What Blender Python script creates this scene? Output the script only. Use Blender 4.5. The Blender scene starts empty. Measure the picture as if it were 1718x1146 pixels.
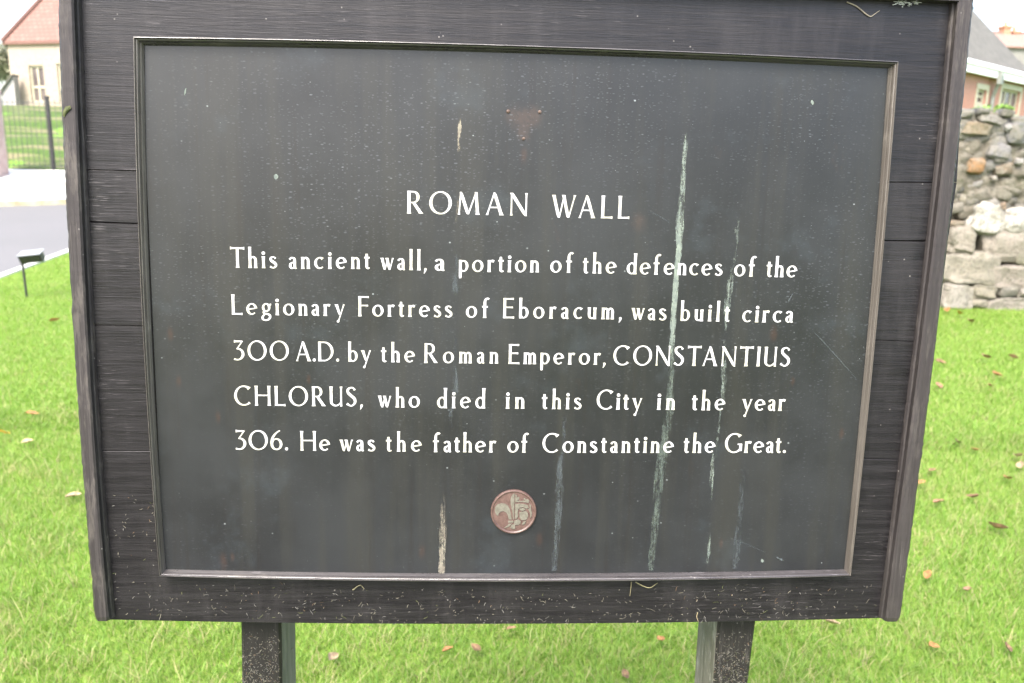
import bpy, math, random
import numpy as np
from mathutils import Matrix, Vector, noise

random.seed(7)
rng = np.random.default_rng(7)
S = bpy.context.scene
COL = S.collection

# ------------------------------------------------------------------ camera, sky, sun, exposure
F_PX, CU, CV = 1400.0, 859.0, 573.0
PITCH, ROLL, CAM_Z = math.radians(13.0), math.radians(1.3009), 1.55
EXPOSURE = 2.4
SUN_EL, SUN_ROT = math.radians(52), math.radians(205)

def rx(a): c, s = math.cos(a), math.sin(a); return np.array([[1, 0, 0], [0, c, -s], [0, s, c]])
def ry(a): c, s = math.cos(a), math.sin(a); return np.array([[c, 0, s], [0, 1, 0], [-s, 0, c]])
def rz(a): c, s = math.cos(a), math.sin(a); return np.array([[c, -s, 0], [s, c, 0], [0, 0, 1]])
RC = rz(ROLL) @ rx(PITCH)                       # (right, down, forward) of the world -> of the camera
SWAP = np.array([[1, 0, 0], [0, 0, 1], [0, -1, 0]], float)   # (right, down, fwd) -> blender x, y, z
EYE = np.array([0, 0, CAM_Z])

def ray(u, v):
    return SWAP @ (RC.T @ np.array([(u - CU) / F_PX, (v - CV) / F_PX, 1.0]))
def at_y(u, v, y):
    d = ray(u, v); return EYE + d * (y / d[1])
def at_z(u, v, z=0.0):
    d = ray(u, v); return EYE + d * ((z - CAM_Z) / d[2])

cam = bpy.data.cameras.new('camera')
cam.sensor_width = 22.3; cam.sensor_fit = 'HORIZONTAL'
cam.lens = F_PX * 22.3 / 1718.0
cam.clip_start = 0.02; cam.clip_end = 2000
cam.dof.use_dof = True; cam.dof.focus_distance = 1.10; cam.dof.aperture_fstop = 4.4
cam_ob = bpy.data.objects.new('camera', cam); COL.objects.link(cam_ob)
ax = SWAP @ RC.T
mw = Matrix.Identity(4)
for i in range(3):
    mw[i][0] = ax[i][0]; mw[i][1] = -ax[i][1]; mw[i][2] = -ax[i][2]; mw[i][3] = EYE[i]
cam_ob.matrix_world = mw
S.camera = cam_ob

W = bpy.data.worlds.new("World"); S.world = W; W.use_nodes = True
wn = W.node_tree.nodes; wl = W.node_tree.links
sky = wn.new('ShaderNodeTexSky'); sky.sky_type = 'NISHITA'; sky.sun_disc = False
sky.sun_elevation = SUN_EL; sky.sun_rotation = SUN_ROT
sky.air_density = 1.0; sky.dust_density = 4.0; sky.ozone_density = 1.0
hs = wn.new('ShaderNodeHueSaturation'); hs.inputs['Saturation'].default_value = 0.92
wl.new(sky.outputs[0], hs.inputs['Color']); wl.new(hs.outputs[0], wn['Background'].inputs['Color'])
wn['Background'].inputs['Strength'].default_value = 0.15

sl = bpy.data.lights.new('sun', 'SUN'); sl.energy = 1.3; sl.angle = math.radians(25); sl.color = (1, 0.96, 0.9)
so = bpy.data.objects.new('sun', sl); COL.objects.link(so)
sdir = Vector((math.sin(SUN_ROT) * math.cos(SUN_EL), math.cos(SUN_ROT) * math.cos(SUN_EL), math.sin(SUN_EL)))
so.rotation_euler = sdir.to_track_quat('Z', 'Y').to_euler(); so.location = sdir * 40
S.view_settings.view_transform = 'Standard'; S.view_settings.look = 'None'
S.view_settings.exposure = EXPOSURE; S.view_settings.gamma = 1.0; S.view_settings.use_curve_mapping = False

# ------------------------------------------------------------------ helpers
class MB:
    def __init__(s): s.v = []; s.f = []; s.c = []
    def add(s, vs, fs, col=None):
        o = len(s.v); s.v += [tuple(map(float, p)) for p in vs]; s.f += [tuple(i + o for i in f) for f in fs]
        if col is not None: s.c += [tuple(col)] * len(vs)
    def box(s, a, b, M=None):
        x0, y0, z0 = a; x1, y1, z1 = b
        vs = [(x0, y0, z0), (x1, y0, z0), (x1, y1, z0), (x0, y1, z0), (x0, y0, z1), (x1, y0, z1), (x1, y1, z1), (x0, y1, z1)]
        if M is not None: vs = [tuple(M @ Vector(p)) for p in vs]
        s.add(vs, [(0, 3, 2, 1), (4, 5, 6, 7), (0, 1, 5, 4), (1, 2, 6, 5), (2, 3, 7, 6), (3, 0, 4, 7)])
    def loft(s, secs, closed=True, caps=True):
        n = len(secs[0]); vs = [p for q in secs for p in q]; fs = []
        for k in range(len(secs) - 1):
            for i in range(n if closed else n - 1):
                j = (i + 1) % n
                fs.append((k * n + i, k * n + j, (k + 1) * n + j, (k + 1) * n + i))
        if caps and closed:
            fs.append(tuple(range(n))[::-1]); fs.append(tuple((len(secs) - 1) * n + i for i in range(n)))
        s.add(vs, fs)
    def tube(s, pts, r, n=8, r1=None):
        pts = [Vector(p) for p in pts]; secs = []
        for k, p in enumerate(pts):
            d = (pts[min(k + 1, len(pts) - 1)] - pts[max(k - 1, 0)]).normalized()
            a = d.orthogonal().normalized(); b = d.cross(a)
            rr = r if r1 is None else r + (r1 - r) * k / (len(pts) - 1)
            secs.append([p + a * rr * math.cos(t * 2 * math.pi / n) + b * rr * math.sin(t * 2 * math.pi / n) for t in range(n)])
        s.loft(secs)
    def build(s, name, mat, parent=None, smooth=False):
        me = bpy.data.meshes.new(name); me.from_pydata(s.v, [], s.f)
        if s.c and len(s.c) == len(s.v):
            a = me.attributes.new('tint', 'FLOAT_COLOR', 'POINT')
            a.data.foreach_set('color', np.array([(*c, 1.0) for c in s.c], np.float32).ravel())
        import bmesh
        bm = bmesh.new(); bm.from_mesh(me); bmesh.ops.recalc_face_normals(bm, faces=bm.faces); bm.to_mesh(me); bm.free()
        me.materials.append(mat)
        if smooth: me.polygons.foreach_set('use_smooth', [True] * len(me.polygons))
        o = bpy.data.objects.new(name, me); COL.objects.link(o)
        if parent: o.parent = parent
        return o

def tag(o, label=None, cat=None, group=None, kind=None):
    if label: o['label'] = label
    if cat: o['category'] = cat
    if group: o['group'] = group
    if kind: o['kind'] = kind
    return o
def empty(name, loc, label, cat, group=None, rz_=0.0):
    o = bpy.data.objects.new(name, None); COL.objects.link(o); o.location = loc; o.rotation_euler = (0, 0, rz_)
    o.empty_display_size = 0.1
    return tag(o, label, cat, group)

class Mat:
    """small node-graph builder"""
    def __init__(s, name, rough=0.8, spec=0.5):
        s.m = bpy.data.materials.new(name); s.m.use_nodes = True
        s.n = s.m.node_tree.nodes; s.l = s.m.node_tree.links
        s.b = s.n['Principled BSDF']; s.b.inputs['Roughness'].default_value = rough
        s.b.inputs['Specular IOR Level'].default_value = spec
        s.tc = s.n.new('ShaderNodeTexCoord')
    def put(s, sock, val):
        if isinstance(val, bpy.types.NodeSocket): s.l.new(val, sock)
        elif val is not None:
            if isinstance(val, (tuple, list)) and len(val) == 3 and sock.type == 'RGBA': val = (*val, 1)
            sock.default_value = val
    def map(s, scale=(1, 1, 1), loc=(0, 0, 0), rot=(0, 0, 0)):
        m = s.n.new('ShaderNodeMapping'); s.l.new(s.tc.outputs['Object'], m.inputs[0])
        m.inputs['Scale'].default_value = scale; m.inputs['Location'].default_value = loc; m.inputs['Rotation'].default_value = rot
        return m.outputs[0]
    def noise(s, scale=1.0, detail=4, rough=0.6, vec=None, dist=0.0):
        t = s.n.new('ShaderNodeTexNoise'); t.inputs['Scale'].default_value = scale; t.inputs['Detail'].default_value = detail
        t.inputs['Roughness'].default_value = rough; t.inputs['Distortion'].default_value = dist
        s.l.new(vec if vec is not None else s.tc.outputs['Object'], t.inputs['Vector']); return t.outputs[0]
    def vor(s, scale, vec=None, out='Distance', rand=1.0):
        t = s.n.new('ShaderNodeTexVoronoi'); t.inputs['Scale'].default_value = scale; t.inputs['Randomness'].default_value = rand
        s.l.new(vec if vec is not None else s.tc.outputs['Object'], t.inputs['Vector']); return t.outputs[out]
    def ramp(s, f, lo, hi, a=0.0, b=1.0):
        r = s.n.new('ShaderNodeMapRange'); r.inputs[1].default_value = lo; r.inputs[2].default_value = hi
        r.inputs[3].default_value = a; r.inputs[4].default_value = b; r.interpolation_type = 'SMOOTHSTEP'
        s.put(r.inputs[0], f); return r.outputs[0]
    def math(s, op, a, b=0.0):
        m = s.n.new('ShaderNodeMath'); m.operation = op; s.put(m.inputs[0], a); s.put(m.inputs[1], b); return m.outputs[0]
    def mix(s, f, a, b):
        m = s.n.new('ShaderNodeMix'); m.data_type = 'RGBA'
        s.put(m.inputs[0], f); s.put(m.inputs[6], a); s.put(m.inputs[7], b); return m.outputs[2]
    def attr(s, name='tint'):
        a = s.n.new('ShaderNodeAttribute'); a.attribute_name = name; return a
    def near(s, p, r0, r1, sc=(1, 1, 1)):
        """1 inside r0 of the object point p, 0 beyond r1"""
        v = s.n.new('ShaderNodeVectorMath'); v.operation = 'SUBTRACT'; s.l.new(s.tc.outputs['Object'], v.inputs[0]); v.inputs[1].default_value = p
        w = s.n.new('ShaderNodeVectorMath'); w.operation = 'MULTIPLY'; s.l.new(v.outputs[0], w.inputs[0]); w.inputs[1].default_value = sc
        q = s.n.new('ShaderNodeVectorMath'); q.operation = 'LENGTH'; s.l.new(w.outputs[0], q.inputs[0])
        return s.ramp(q.outputs['Value'], r0, r1, 1.0, 0.0)
    def bump(s, h, strength=0.3, dist=0.002):
        b = s.n.new('ShaderNodeBump'); b.inputs['Strength'].default_value = strength; b.inputs['Distance'].default_value = dist
        s.put(b.inputs['Height'], h); s.l.new(b.outputs[0], s.b.inputs['Normal'])
    def col(s, c): s.put(s.b.inputs['Base Color'], c); return s
    def rough(s, c): s.put(s.b.inputs['Roughness'], c); return s

def simple(name, c1, c2, scale=5.0, rough=0.8, bump=0.0, bd=0.005, spec=0.3):
    m = Mat(name, rough, spec); n = m.noise(scale, 6, 0.65)
    m.col(m.mix(m.ramp(n, 0.35, 0.65), c1, c2))
    if bump: m.bump(n, bump, bd)
    return m.m

# ------------------------------------------------------------------ terrain
HZ = lambda u, v, y: at_y(u, v, y)[2]
Y_NEAR, Y_KERB, Y_FENCE, Y_BANK0, Y_BANK1 = 9.0, 14.5, 17.2, 17.5, 24.0
Z_KERB, Z_FENCE, Z_BANK = HZ(55, 346, Y_KERB), HZ(55, 287, Y_FENCE), HZ(30, 178, Y_BANK1)
def height(x, y):
    x = np.asarray(x, float); y = np.asarray(y, float)
    prof = np.interp(y, [-100, Y_NEAR, Y_KERB, Y_FENCE, Y_BANK0, 19.2, 19.8, 21.2, 21.8, Y_BANK1, 400],
                     [0, 0, Z_KERB, Z_FENCE, Z_FENCE + .03, Z_FENCE + .42 * (Z_BANK - Z_FENCE), Z_FENCE + .46 * (Z_BANK - Z_FENCE),
                      Z_FENCE + .8 * (Z_BANK - Z_FENCE), Z_FENCE + .84 * (Z_BANK - Z_FENCE), Z_BANK, Z_BANK + 3])
    w = np.clip((x + 0.5) / -4.0, 0, 1); w = w * w * (3 - 2 * w)
    return prof * w
def sheet(name, xs, ys, off, mat, xfun=None, jitter=0.0):
    xs = np.asarray(xs, float); ys = np.asarray(ys, float)
    X, Y = np.meshgrid(xs, ys)
    if xfun is not None: X, Y = xfun(X, Y)
    Z = height(X, Y) + off
    if jitter:
        Z = Z + np.array([jitter * noise.noise((x * .9, y * .9, 3.1)) for x, y in zip(X.ravel(), Y.ravel())]).reshape(X.shape)
    nx, ny = len(xs), len(ys)
    v = np.c_[X.ravel(), Y.ravel(), Z.ravel()]
    f = [(j * nx + i, j * nx + i + 1, (j + 1) * nx + i + 1, (j + 1) * nx + i) for j in range(ny - 1) for i in range(nx - 1)]
    me = bpy.data.meshes.new(name); me.from_pydata(v.tolist(), [], f); me.materials.append(mat)
    me.polygons.foreach_set('use_smooth', [True] * len(me.polygons))
    o = bpy.data.objects.new(name, me); COL.objects.link(o); return tag(o, kind='structure')

g = Mat('field_grass', 0.9, 0.2)
n1 = g.noise(0.5, 6, 0.6); n2 = g.noise(14, 5, 0.7)
g.col(g.mix(g.ramp(n2, .35, .65), g.mix(g.ramp(n1, .4, .6), (.075, .15, .02), (.12, .19, .04)), (.10, .20, .025)))
g.bump(n2, 0.5, 0.03)
g_l = Mat('lawn_soil', 0.95, 0.1)
n1 = g_l.noise(1.2, 5, 0.6); n2 = g_l.noise(60, 5, 0.7)
g_l.col(g_l.mix(g_l.ramp(n2, .35, .65), g_l.mix(g_l.ramp(n1, .4, .6), (.10, .19, .022), (.13, .22, .03)), (.16, .20, .05)))
g_l.bump(n2, 0.6, 0.01)
g_b = Mat('bank_grass', 0.9, 0.2)
n1 = g_b.noise(1.0, 6, 0.7, g_b.map((.3, 2.2, 2.6))); n2 = g_b.noise(9, 6, 0.7)
g_b.col(g_b.mix(g_b.ramp(n1, .46, .6), g_b.mix(g_b.ramp(n2, .35, .65), (.042, .075, .018), (.066, .112, .022)), (.15, .135, .075)))
g_b.bump(n2, 0.6, 0.05)
m_road = Mat('asphalt', 0.75, 0.4); n1 = m_road.noise(120, 4, .7); n2 = m_road.noise(.7, 5, .6)
m_road.col(m_road.mix(m_road.ramp(n2, .35, .65), m_road.mix(m_road.ramp(n1, .35, .65), (.098, .094, .0915), (.136, .131, .127)), (.109, .106, .102)))
m_road.bump(n1, .3, .004)
m_pave = simple('pale_paving', (.52, .50, .45), (.62, .60, .55), 3.0, .85, .1)
m_kerb = simple('kerb_stone', (.22, .20, .13), (.33, .31, .22), 6.0, .85, .3)
m_edge = simple('edging_concrete', (.42, .42, .38), (.55, .54, .5), 9.0, .85, .3)

XL = -5.72                                             # lawn edge along the road
yk = lambda x: Y_KERB + 0.28 * (x + 8.5)                # far kerb line
far = np.unique(np.r_[np.linspace(-60, 60, 61), np.linspace(-12, 0, 25)])
ysr = np.unique(np.r_[-40, -10, np.linspace(0, 30, 61), 40, 60, 100, 200, 390])
sheet('ground', np.unique(np.r_[-400, -200, -100, far, 100, 200, 400]), ysr, -0.012, g.m)
sheet('lawn', np.r_[XL, np.linspace(-5.5, 14, 40)], np.r_[-8, -4, np.linspace(-2, 14, 60), 16], -0.002, g_l.m)
def road_f(X, Y):
    # t in 0..1 from the near end to the far kerb
    return X, -12 + (yk(X) + 12) * Y
sheet('road', np.r_[np.linspace(-30, XL - .11, 40)], np.linspace(0, 1, 60), -0.004, m_road.m, road_f)
def pave_f(X, Y):
    return X, yk(X) + .14 + (Y_FENCE - .1 - yk(X) - .14) * Y
sheet('pavement', np.r_[np.linspace(-20, XL - .11, 30)], np.linspace(0, 1, 14), 0.05, m_pave, pave_f)
sheet('grass_bank', np.linspace(-22, -1, 60), np.linspace(Y_FENCE + .1, 25.5, 60), 0.02, g_b.m, jitter=.10)
sheet('added_dark_sheet', np.linspace(-5.5, 9, 20), np.linspace(-5, -.15, 10), 0.003, m_road.m)  # unseen dark sheet behind the camera, added to dim the board's reflections
mb = MB(); secs = []
for y in np.linspace(-8, 13.5, 60):
    x0 = XL - .11; h = float(height(x0, y))
    secs.append([(x0, y, h - .06), (x0, y, h + .012), (x0 + .1, y, h + .016), (x0 + .1, y, h - .06)])
mb.loft(secs); tag(mb.build('kerb_edging', m_edge), kind='structure')
mb = MB(); secs = []
for x in np.linspace(-20, XL - .12, 40):
    y = yk(x); h = float(height(x, y))
    secs.append([(x, y, h - .1), (x, y, h + .085), (x, y + .14, h + .09), (x, y + .14, h - .1)])
mb.loft(secs); tag(mb.build('kerb', m_kerb), kind='structure')

# ------------------------------------------------------------------ the information board
P_CAL = dict(rx=1.63510122e-01, ry=-5.29721253e-02, rz=2.27043082e-02, t=np.array([8.29845805e-03, -2.07348319e-02, 1.10240142]))
RS = rz(P_CAL['rz']) @ rx(P_CAL['rx']) @ ry(P_CAL['ry'])
SGN = np.array([[1, 0, 0], [0, 0, -1], [0, 1, 0]], float)     # board (x, y away, z up) -> (right, down, forward)
RSW = SWAP @ RC.T @ RS @ SGN                                   # board axes in the world
OSW = EYE + SWAP @ RC.T @ P_CAL['t']
def on_board(u, v, y=0.0):
    """the point of the photograph on the plane y of the board, in board axes centred on the panel"""
    d = RSW.T @ ray(u, v); o = RSW.T @ (EYE - OSW)
    return o + d * ((y - o[1]) / d[1])
# base of the board on the ground, below its middle
zb = -OSW[2] / RSW[2, 2]
BASE = np.array([0, 0.05, zb - 0.05 * RSW[2, 1] / RSW[2, 2]])
def ob(u, v, y=0.0): return tuple(on_board(u, v, y) - BASE)
sign = empty('information_board', (0, 0, 0), 'dark wooden information board on two posts, its black panel headed ROMAN WALL in white letters', 'sign')
M4 = Matrix.Identity(4); org = OSW + RSW @ BASE
for i in range(3):
    for j in range(3): M4[i][j] = RSW[i, j]
    M4[i][3] = org[i]
sign.matrix_world = M4

def edge(p0, p1, bow, n, y):
    """board points along a slightly bowed edge between two photograph points"""
    p0 = np.array(p0, float); p1 = np.array(p1, float); d = p1 - p0; nn = np.array([d[1], -d[0]]) / np.hypot(*d)
    return [ob(*(p0 + d * t + nn * bow * 4 * t * (1 - t)), y) for t in np.linspace(0, 1, n)]

# --- wood
def wood(name, dark, mid, light, along='X', worn=0.0, wear_col=(.16, .135, .115), rough=.5, spec=.5, tint=(1, 1, 1)):
    m = Mat(name, rough, spec); m.b.inputs['Specular Tint'].default_value = (*tint, 1)
    a, b = (12, 520) if along == 'X' else (520, 12)
    v = m.map((a, 60, b)); v2 = m.map((a * .5, 40, b * .22)); v3 = m.map((a * 3.2, 90, b * 1.0))
    gr = m.noise(1, 6, .7, v, .3); gr2 = m.noise(1, 6, .7, v2, .5); gr3 = m.noise(1, 3, .5, v3)
    c = m.mix(m.ramp(gr2, .35, .68), dark, mid)
    c = m.mix(m.math('MULTIPLY', m.ramp(gr, .52, .74), .42), c, light)
    patch = m.noise(7, 4, .6)
    c = m.mix(m.math('MULTIPLY', m.ramp(gr3, .60, .68), m.math('MULTIPLY', m.ramp(patch, .50, .66, .05, .9), m.ramp(m.noise(2.6, 2, .5), .42, .6, .15, 1.0))), c, tuple(x * 1.7 for x in light))
    if along == 'X': c = m.mix(m.math('MULTIPLY', m.ramp(m.noise(1, 5, .65, m.map((22, 10, 5))), .46, .68), .45), c, tuple(x * .62 for x in light))
    sp = m.vor(95); c = m.mix(m.math('MULTIPLY', m.ramp(sp, .06, .13, 1, 0), m.ramp(m.noise(23, 2), .58, .66)), c, (.14, .13, .12))
    if worn:
        wv = m.map((120, 60, 22)) if along == 'Z' else m.map((9, 38, 38))
        w = m.noise(1, 6, .72, wv); w2 = m.noise(3.2, 3, .5)
        c = m.mix(m.math('MULTIPLY', m.ramp(w, .54 - .06 * worn, .70 - .04 * worn), m.ramp(w2, .36, .66, .1, .85)), c, wear_col)
    m.col(c)
    m.bump(m.math('ADD', gr, m.math('MULTIPLY', gr3, .6)), .5, .0007)
    m.rough(m.ramp(gr2, .3, .7, rough - .08, rough + .14))
    return m.m
m_board = wood('weathered_black_boards', (.0050, .0044, .0049), (.0098, .0086, .0092), (.036, .0325, .033), 'X', rough=.34, spec=.30, tint=(.975, .97, 1))
m_batten = wood('worn_brown_batten', (.019, .0162, .0158), (.030, .026, .025), (.056, .050, .046), 'Z', 1.0, (.068, .060, .052), rough=.5, spec=.3, tint=(1, .96, .985))
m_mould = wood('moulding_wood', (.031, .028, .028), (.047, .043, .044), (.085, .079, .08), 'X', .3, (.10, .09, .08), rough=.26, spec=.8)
m_mould_lit = wood('moulding_wood_lit_upright', (.064, .055, .046), (.094, .083, .071), (.135, .121, .105), 'Z', .3, (.135, .12, .103), rough=.36, spec=.6)  # lighter copy for the uprights: light on their slopes put into the colour
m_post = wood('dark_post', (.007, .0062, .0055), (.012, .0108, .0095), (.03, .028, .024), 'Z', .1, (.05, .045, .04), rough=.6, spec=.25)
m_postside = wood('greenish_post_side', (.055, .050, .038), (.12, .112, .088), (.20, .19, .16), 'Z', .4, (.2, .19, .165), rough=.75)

# --- boards
YB = 0.004
joints = [((120, -62), (1625, -28)), ((128, 284), (1605, 306)), ((136, 372), (1590, 405)), ((146, 546), (1570, 574)), ((158, 757), (1545, 772)), None]
def row(k, y, off):
    if joints[k] is not None: return edge(joints[k][0], joints[k][1], -5 * (1 if k < 3 else -1) if k else -6, 40, y)
    return edge((170, 1039.5), (1500, 1036.5), -9, 40, y)
mb = MB()
for k in range(len(joints) - 1):
    dy = [0, .0002, -.0001, .0002, .0][k]; gp = [.0, .0003, .0007, .0002, .0003, 0][k]; gq = [.0, .0003, .0007, .0002, .0003, 0][k + 1]
    t = row(k, YB + dy, 0); b = row(k + 1, YB + dy, 0)
    secs = []
    for p, q in zip(t, b):
        z0, z1 = p[2] - gp, q[2] + gq
        w = .0006
        secs.append([(p[0], .020 - BASE[1], z0), (p[0], p[1] + w, z0), (p[0], p[1], z0 - w), (q[0], q[1], z1 + w), (q[0], q[1] + w, z1), (q[0], .020 - BASE[1], z1)])
    mb.loft(secs)
t = row(0, .021, 0); b = row(5, .021, 0)
mb.loft([[(p[0], .0205 - BASE[1], p[2] - .002), (q[0], .0205 - BASE[1], q[2] + .001), (q[0], .032 - BASE[1], q[2] + .001), (p[0], .032 - BASE[1], p[2] - .002)] for p, q in zip(t, b)])
mb.build('board', m_board, sign)

# --- side battens and top rail
YF = -0.012
def batten(outer, inner, seed):
    n = 160; ys = np.linspace(0, 1, n)
    def curve(pts, t):
        pts = np.array(pts, float); vv = pts[0][1] + (pts[-1][1] - pts[0][1]) * t
        c = np.polyfit(pts[:, 1], pts[:, 0], 3); return np.polyval(c, vv), vv
    secs = []
    for k, t in enumerate(ys):
        o = np.array(ob(*curve(outer, t), YF)); i = np.array(ob(*curve(inner, t), YF))
        sgn = 1 if i[0] > o[0] else -1
        jo = .0007 * noise.noise((seed, k * .21, 0)) + .0009 * noise.noise((seed, k * 1.3, 4))
        ji = .0003 * noise.noise((seed + 9, k * .9, 0))
        o[0] += jo; i[0] += ji
        c1 = .0032 + .0012 * noise.noise((seed, k * 1.1, 7)); c2 = .0022
        e = 0.0
        fy = YF - BASE[1] + .0002 * noise.noise((seed, k * .7, 2))
        if k == n - 1: c1 += .0015; c2 += .0015; fy += .0015
        z = (o[2] + i[2]) / 2
        yb = YB - BASE[1]
        secs.append([(o[0], .034 - BASE[1], z), (o[0], fy + c1, z), (o[0] + sgn * c1, fy, z), (i[0] - sgn * c2, fy, z), (i[0], fy + c2, z), (i[0], yb - .006, z),
                     (i[0] + sgn * .0016, yb - .0045, z), (i[0] + sgn * .0030, yb - .001, z), (i[0] + sgn * .0030, yb + .004, z), (i[0] - sgn * .004, .034 - BASE[1], z)])
    m = MB(); m.loft(secs); return m.build('batten', m_batten, sign)
batten([(93.5, -70), (95.5, 0), (107, 300), (122.5, 580), (130.5, 700), (158, 1043)], [(120, -70), (122.5, 0), (133.5, 300), (147, 580), (154.5, 700), (182, 1043)], 1.3)
batten([(1640, -30), (1634, 0), (1617, 180), (1574, 560), (1556, 700), (1511, 1044)], [(1612, -30), (1608.5, 0), (1592, 180), (1550, 560), (1530, 700), (1486, 1044)], 5.9)
mb = MB(); secs = []
lo = edge((97, -44), (1609, 1.5), 7, 30, YF); hi = edge((94, -100), (1612, -52), 7, 30, YF)
for p, q in zip(lo, hi):
    secs.append([(p[0], .034 - BASE[1], p[2]), (p[0], p[1], p[2]), (q[0], q[1], q[2]), (q[0], .034 - BASE[1], q[2])])
mb.loft(secs); mb.build('top_rail', m_batten, sign)

# --- moulding round the panel: four mitred lengths of one profile
prof = [(0.0, .004), (0.0, -.009), (.05, -.0115), (.13, -.0132), (.21, -.0135), (.27, -.0120), (.33, -.0105), (.38, -.0112), (.50, -.0105), (.60, -.0080), (.66, -.0062), (.71, -.0068), (.84, -.0050), (.93, -.0028), (1.0, -.0015), (1.0, .004)]
oc = [(223.5, 61), (1507, 102.6), (1426.5, 965.5), (268, 966)]
ic = [(242, 76), (1490.5, 114.5), (1416.5, 955.5), (278, 955.5)]
bows_o = [-6.5, -4.5, -9.5, -8]; bows_i = [-6.5, -4.5, -7, -8]
for sd in range(4):
    a, b = sd, (sd + 1) % 4
    n = 60
    sgnb = -1
    O = edge(oc[a], oc[b], -bows_o[sd], n, -.0105); I = edge(ic[a], ic[b], -bows_i[sd], n, -.001)
    secs = []
    for p, q in zip(O, I):
        secs.append([(p[0] + (q[0] - p[0]) * t, y - BASE[1], p[2] + (q[2] - p[2]) * t) for t, y in prof])
    m = MB(); m.loft(secs)
    m.build('moulding', m_mould if sd in (0, 2) else m_mould_lit, sign)

# --- panel
rust_px = [(862, 194, 15), (896, 195, 15), (879, 201, 19), (879, 224, 13), (879, 260, 8), (1072, 372, 14), (286, 560, 7), (220 + 80, 640, 6), (375, 942, 9), (366, 700, 6), (1298, 560, 9), (390, 935, 5), (708, 925, 8), (1412, 728, 6), (1210, 912, 5), (518, 636, 5), (905, 905, 8), (1330, 640, 5)]
m = Mat('painted_bronze_panel', .36, .39)
stv = m.map((28, 10, 1.6)); st = m.noise(1, 5, .6, stv); st2 = m.noise(1, 4, .6, m.map((90, 10, 3.5)))
cl = m.noise(6, 5, .6)
def plane(sx, sz, lx=0.0, lz=0.0):
    sp = m.n.new('ShaderNodeSeparateXYZ'); m.l.new(m.tc.outputs['Object'], sp.inputs[0]); cb = m.n.new('ShaderNodeCombineXYZ')
    m.l.new(m.math('ADD', m.math('MULTIPLY', sp.outputs[0], sx), lx), cb.inputs[0]); m.l.new(m.math('ADD', m.math('MULTIPLY', sp.outputs[2], sz), lz), cb.inputs[1]); return cb.outputs[0]
def vor2(sx, sz, lx, lz):
    t = m.n.new('ShaderNodeTexVoronoi'); t.voronoi_dimensions = '2D'; t.inputs['Scale'].default_value = 1; m.l.new(plane(sx, sz, lx, lz), t.inputs['Vector']); return t
c = m.mix(m.ramp(cl, .35, .66), (.0085, .009, .0095), (.014, .015, .016))
c = m.mix(m.math('MULTIPLY', m.ramp(st, .46, .68), .5), c, (.019, .0185, .015))
c = m.mix(m.math('MULTIPLY', m.ramp(st2, .55, .75), .4), c, (.010, .0082, .0068))
c = m.mix(m.math('MULTIPLY', m.ramp(m.noise(11, 5, .65, m.map((1, 1, 1), (3, 1, 7))), .56, .72), .3), c, (.026, .033, .038))
c = m.mix(m.math('MULTIPLY', m.ramp(m.noise(9, 6, .75, m.map((1.6, 1, .7), (8, 2, 3))), .64, .80), .3), c, (.036, .020, .011))
rn = m.noise(90, 4, .75)
for (u, v, r) in rust_px:
    p = ob(u, v, 0); rr = r * .00079 * (1 if r > 12 else .8)
    k = m.near(p, rr * .1, rr * 1.5, (1, .2, .8 if r > 12 else .45))
    c = m.mix(m.math('MULTIPLY', k, m.ramp(m.math('ADD', rn, m.math('MULTIPLY', k, .25)), .45, .8, .1, .5 if r in (15, 19, 13) else (.4 if r == 14 else .25))), c, (.042, .027, .020) if r > 12 else (.055, .024, .012))
dens = m.ramp(m.noise(5, 3, .5), .38, .62, .3, 1.0)
band = m.near(ob(1000, 350, 0), .08, .52, (.55, 0, 1.35))
for sx, sz, th, w, lc, lx in ((72, 165, .16, .42, (.085, .095, .105), 3.1), (115, 300, .22, .42, (.065, .07, .075), 9.7), (50, 110, .085, .5, (.13, .14, .145), 5.3), (180, 420, .22, .42, (.07, .075, .08), 1.9)):
    t = vor2(sx, sz, lx, lx * 2)
    sep = m.n.new('ShaderNodeSeparateColor'); m.l.new(t.outputs['Color'], sep.inputs[0])
    size = m.math('MULTIPLY', m.ramp(sep.outputs[0], .35, 1.0, .0, 1.0), th)
    k = m.math('MULTIPLY', m.ramp(m.math('SUBTRACT', t.outputs['Distance'], size), -.06, .03, 1, 0), m.ramp(sep.outputs[1], .25, .6))
    k = m.math('MULTIPLY', k, m.math('MULTIPLY', dens, m.math('MULTIPLY', m.math('ADD', m.math('MULTIPLY', band, .75), .25), w)))
    c = m.mix(k, c, lc)
t = vor2(30, 36, 1.7, 2.3); sep = m.n.new('ShaderNodeSeparateColor'); m.l.new(t.outputs['Color'], sep.inputs[0])
c = m.mix(m.math('MULTIPLY', m.ramp(m.math('DIVIDE', t.outputs['Distance'], m.ramp(sep.outputs[0], .5, 1, .35, 1.15)), .01, .05, 1, 0), m.ramp(sep.outputs[2], .62, .99, 0, .75)), c, (.20, .22, .22))
m.col(c); m.bump(m.math('ADD', st2, m.math('MULTIPLY', m.noise(160, 3), .5)), .10, .0005)
m.rough(m.ramp(m.math('ADD', m.math('MULTIPLY', cl, .7), m.math('MULTIPLY', st, .3)), .35, .65, .30, .38))
m_panel = m.m
mb = MB(); secs = []
T = edge((236, 70), (1497, 109), 6.5, 50, 0); B = edge((275, 960), (1420, 960), -8, 50, 0)
for p, q in zip(T, B):
    secs.append([(p[0], YB - .0006 - BASE[1], p[2]), (p[0], p[1], p[2]), (q[0], q[1], q[2]), (q[0], YB - .0006 - BASE[1], q[2])])
mb.loft(secs); panel = mb.build('panel', m_panel, sign)

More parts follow.
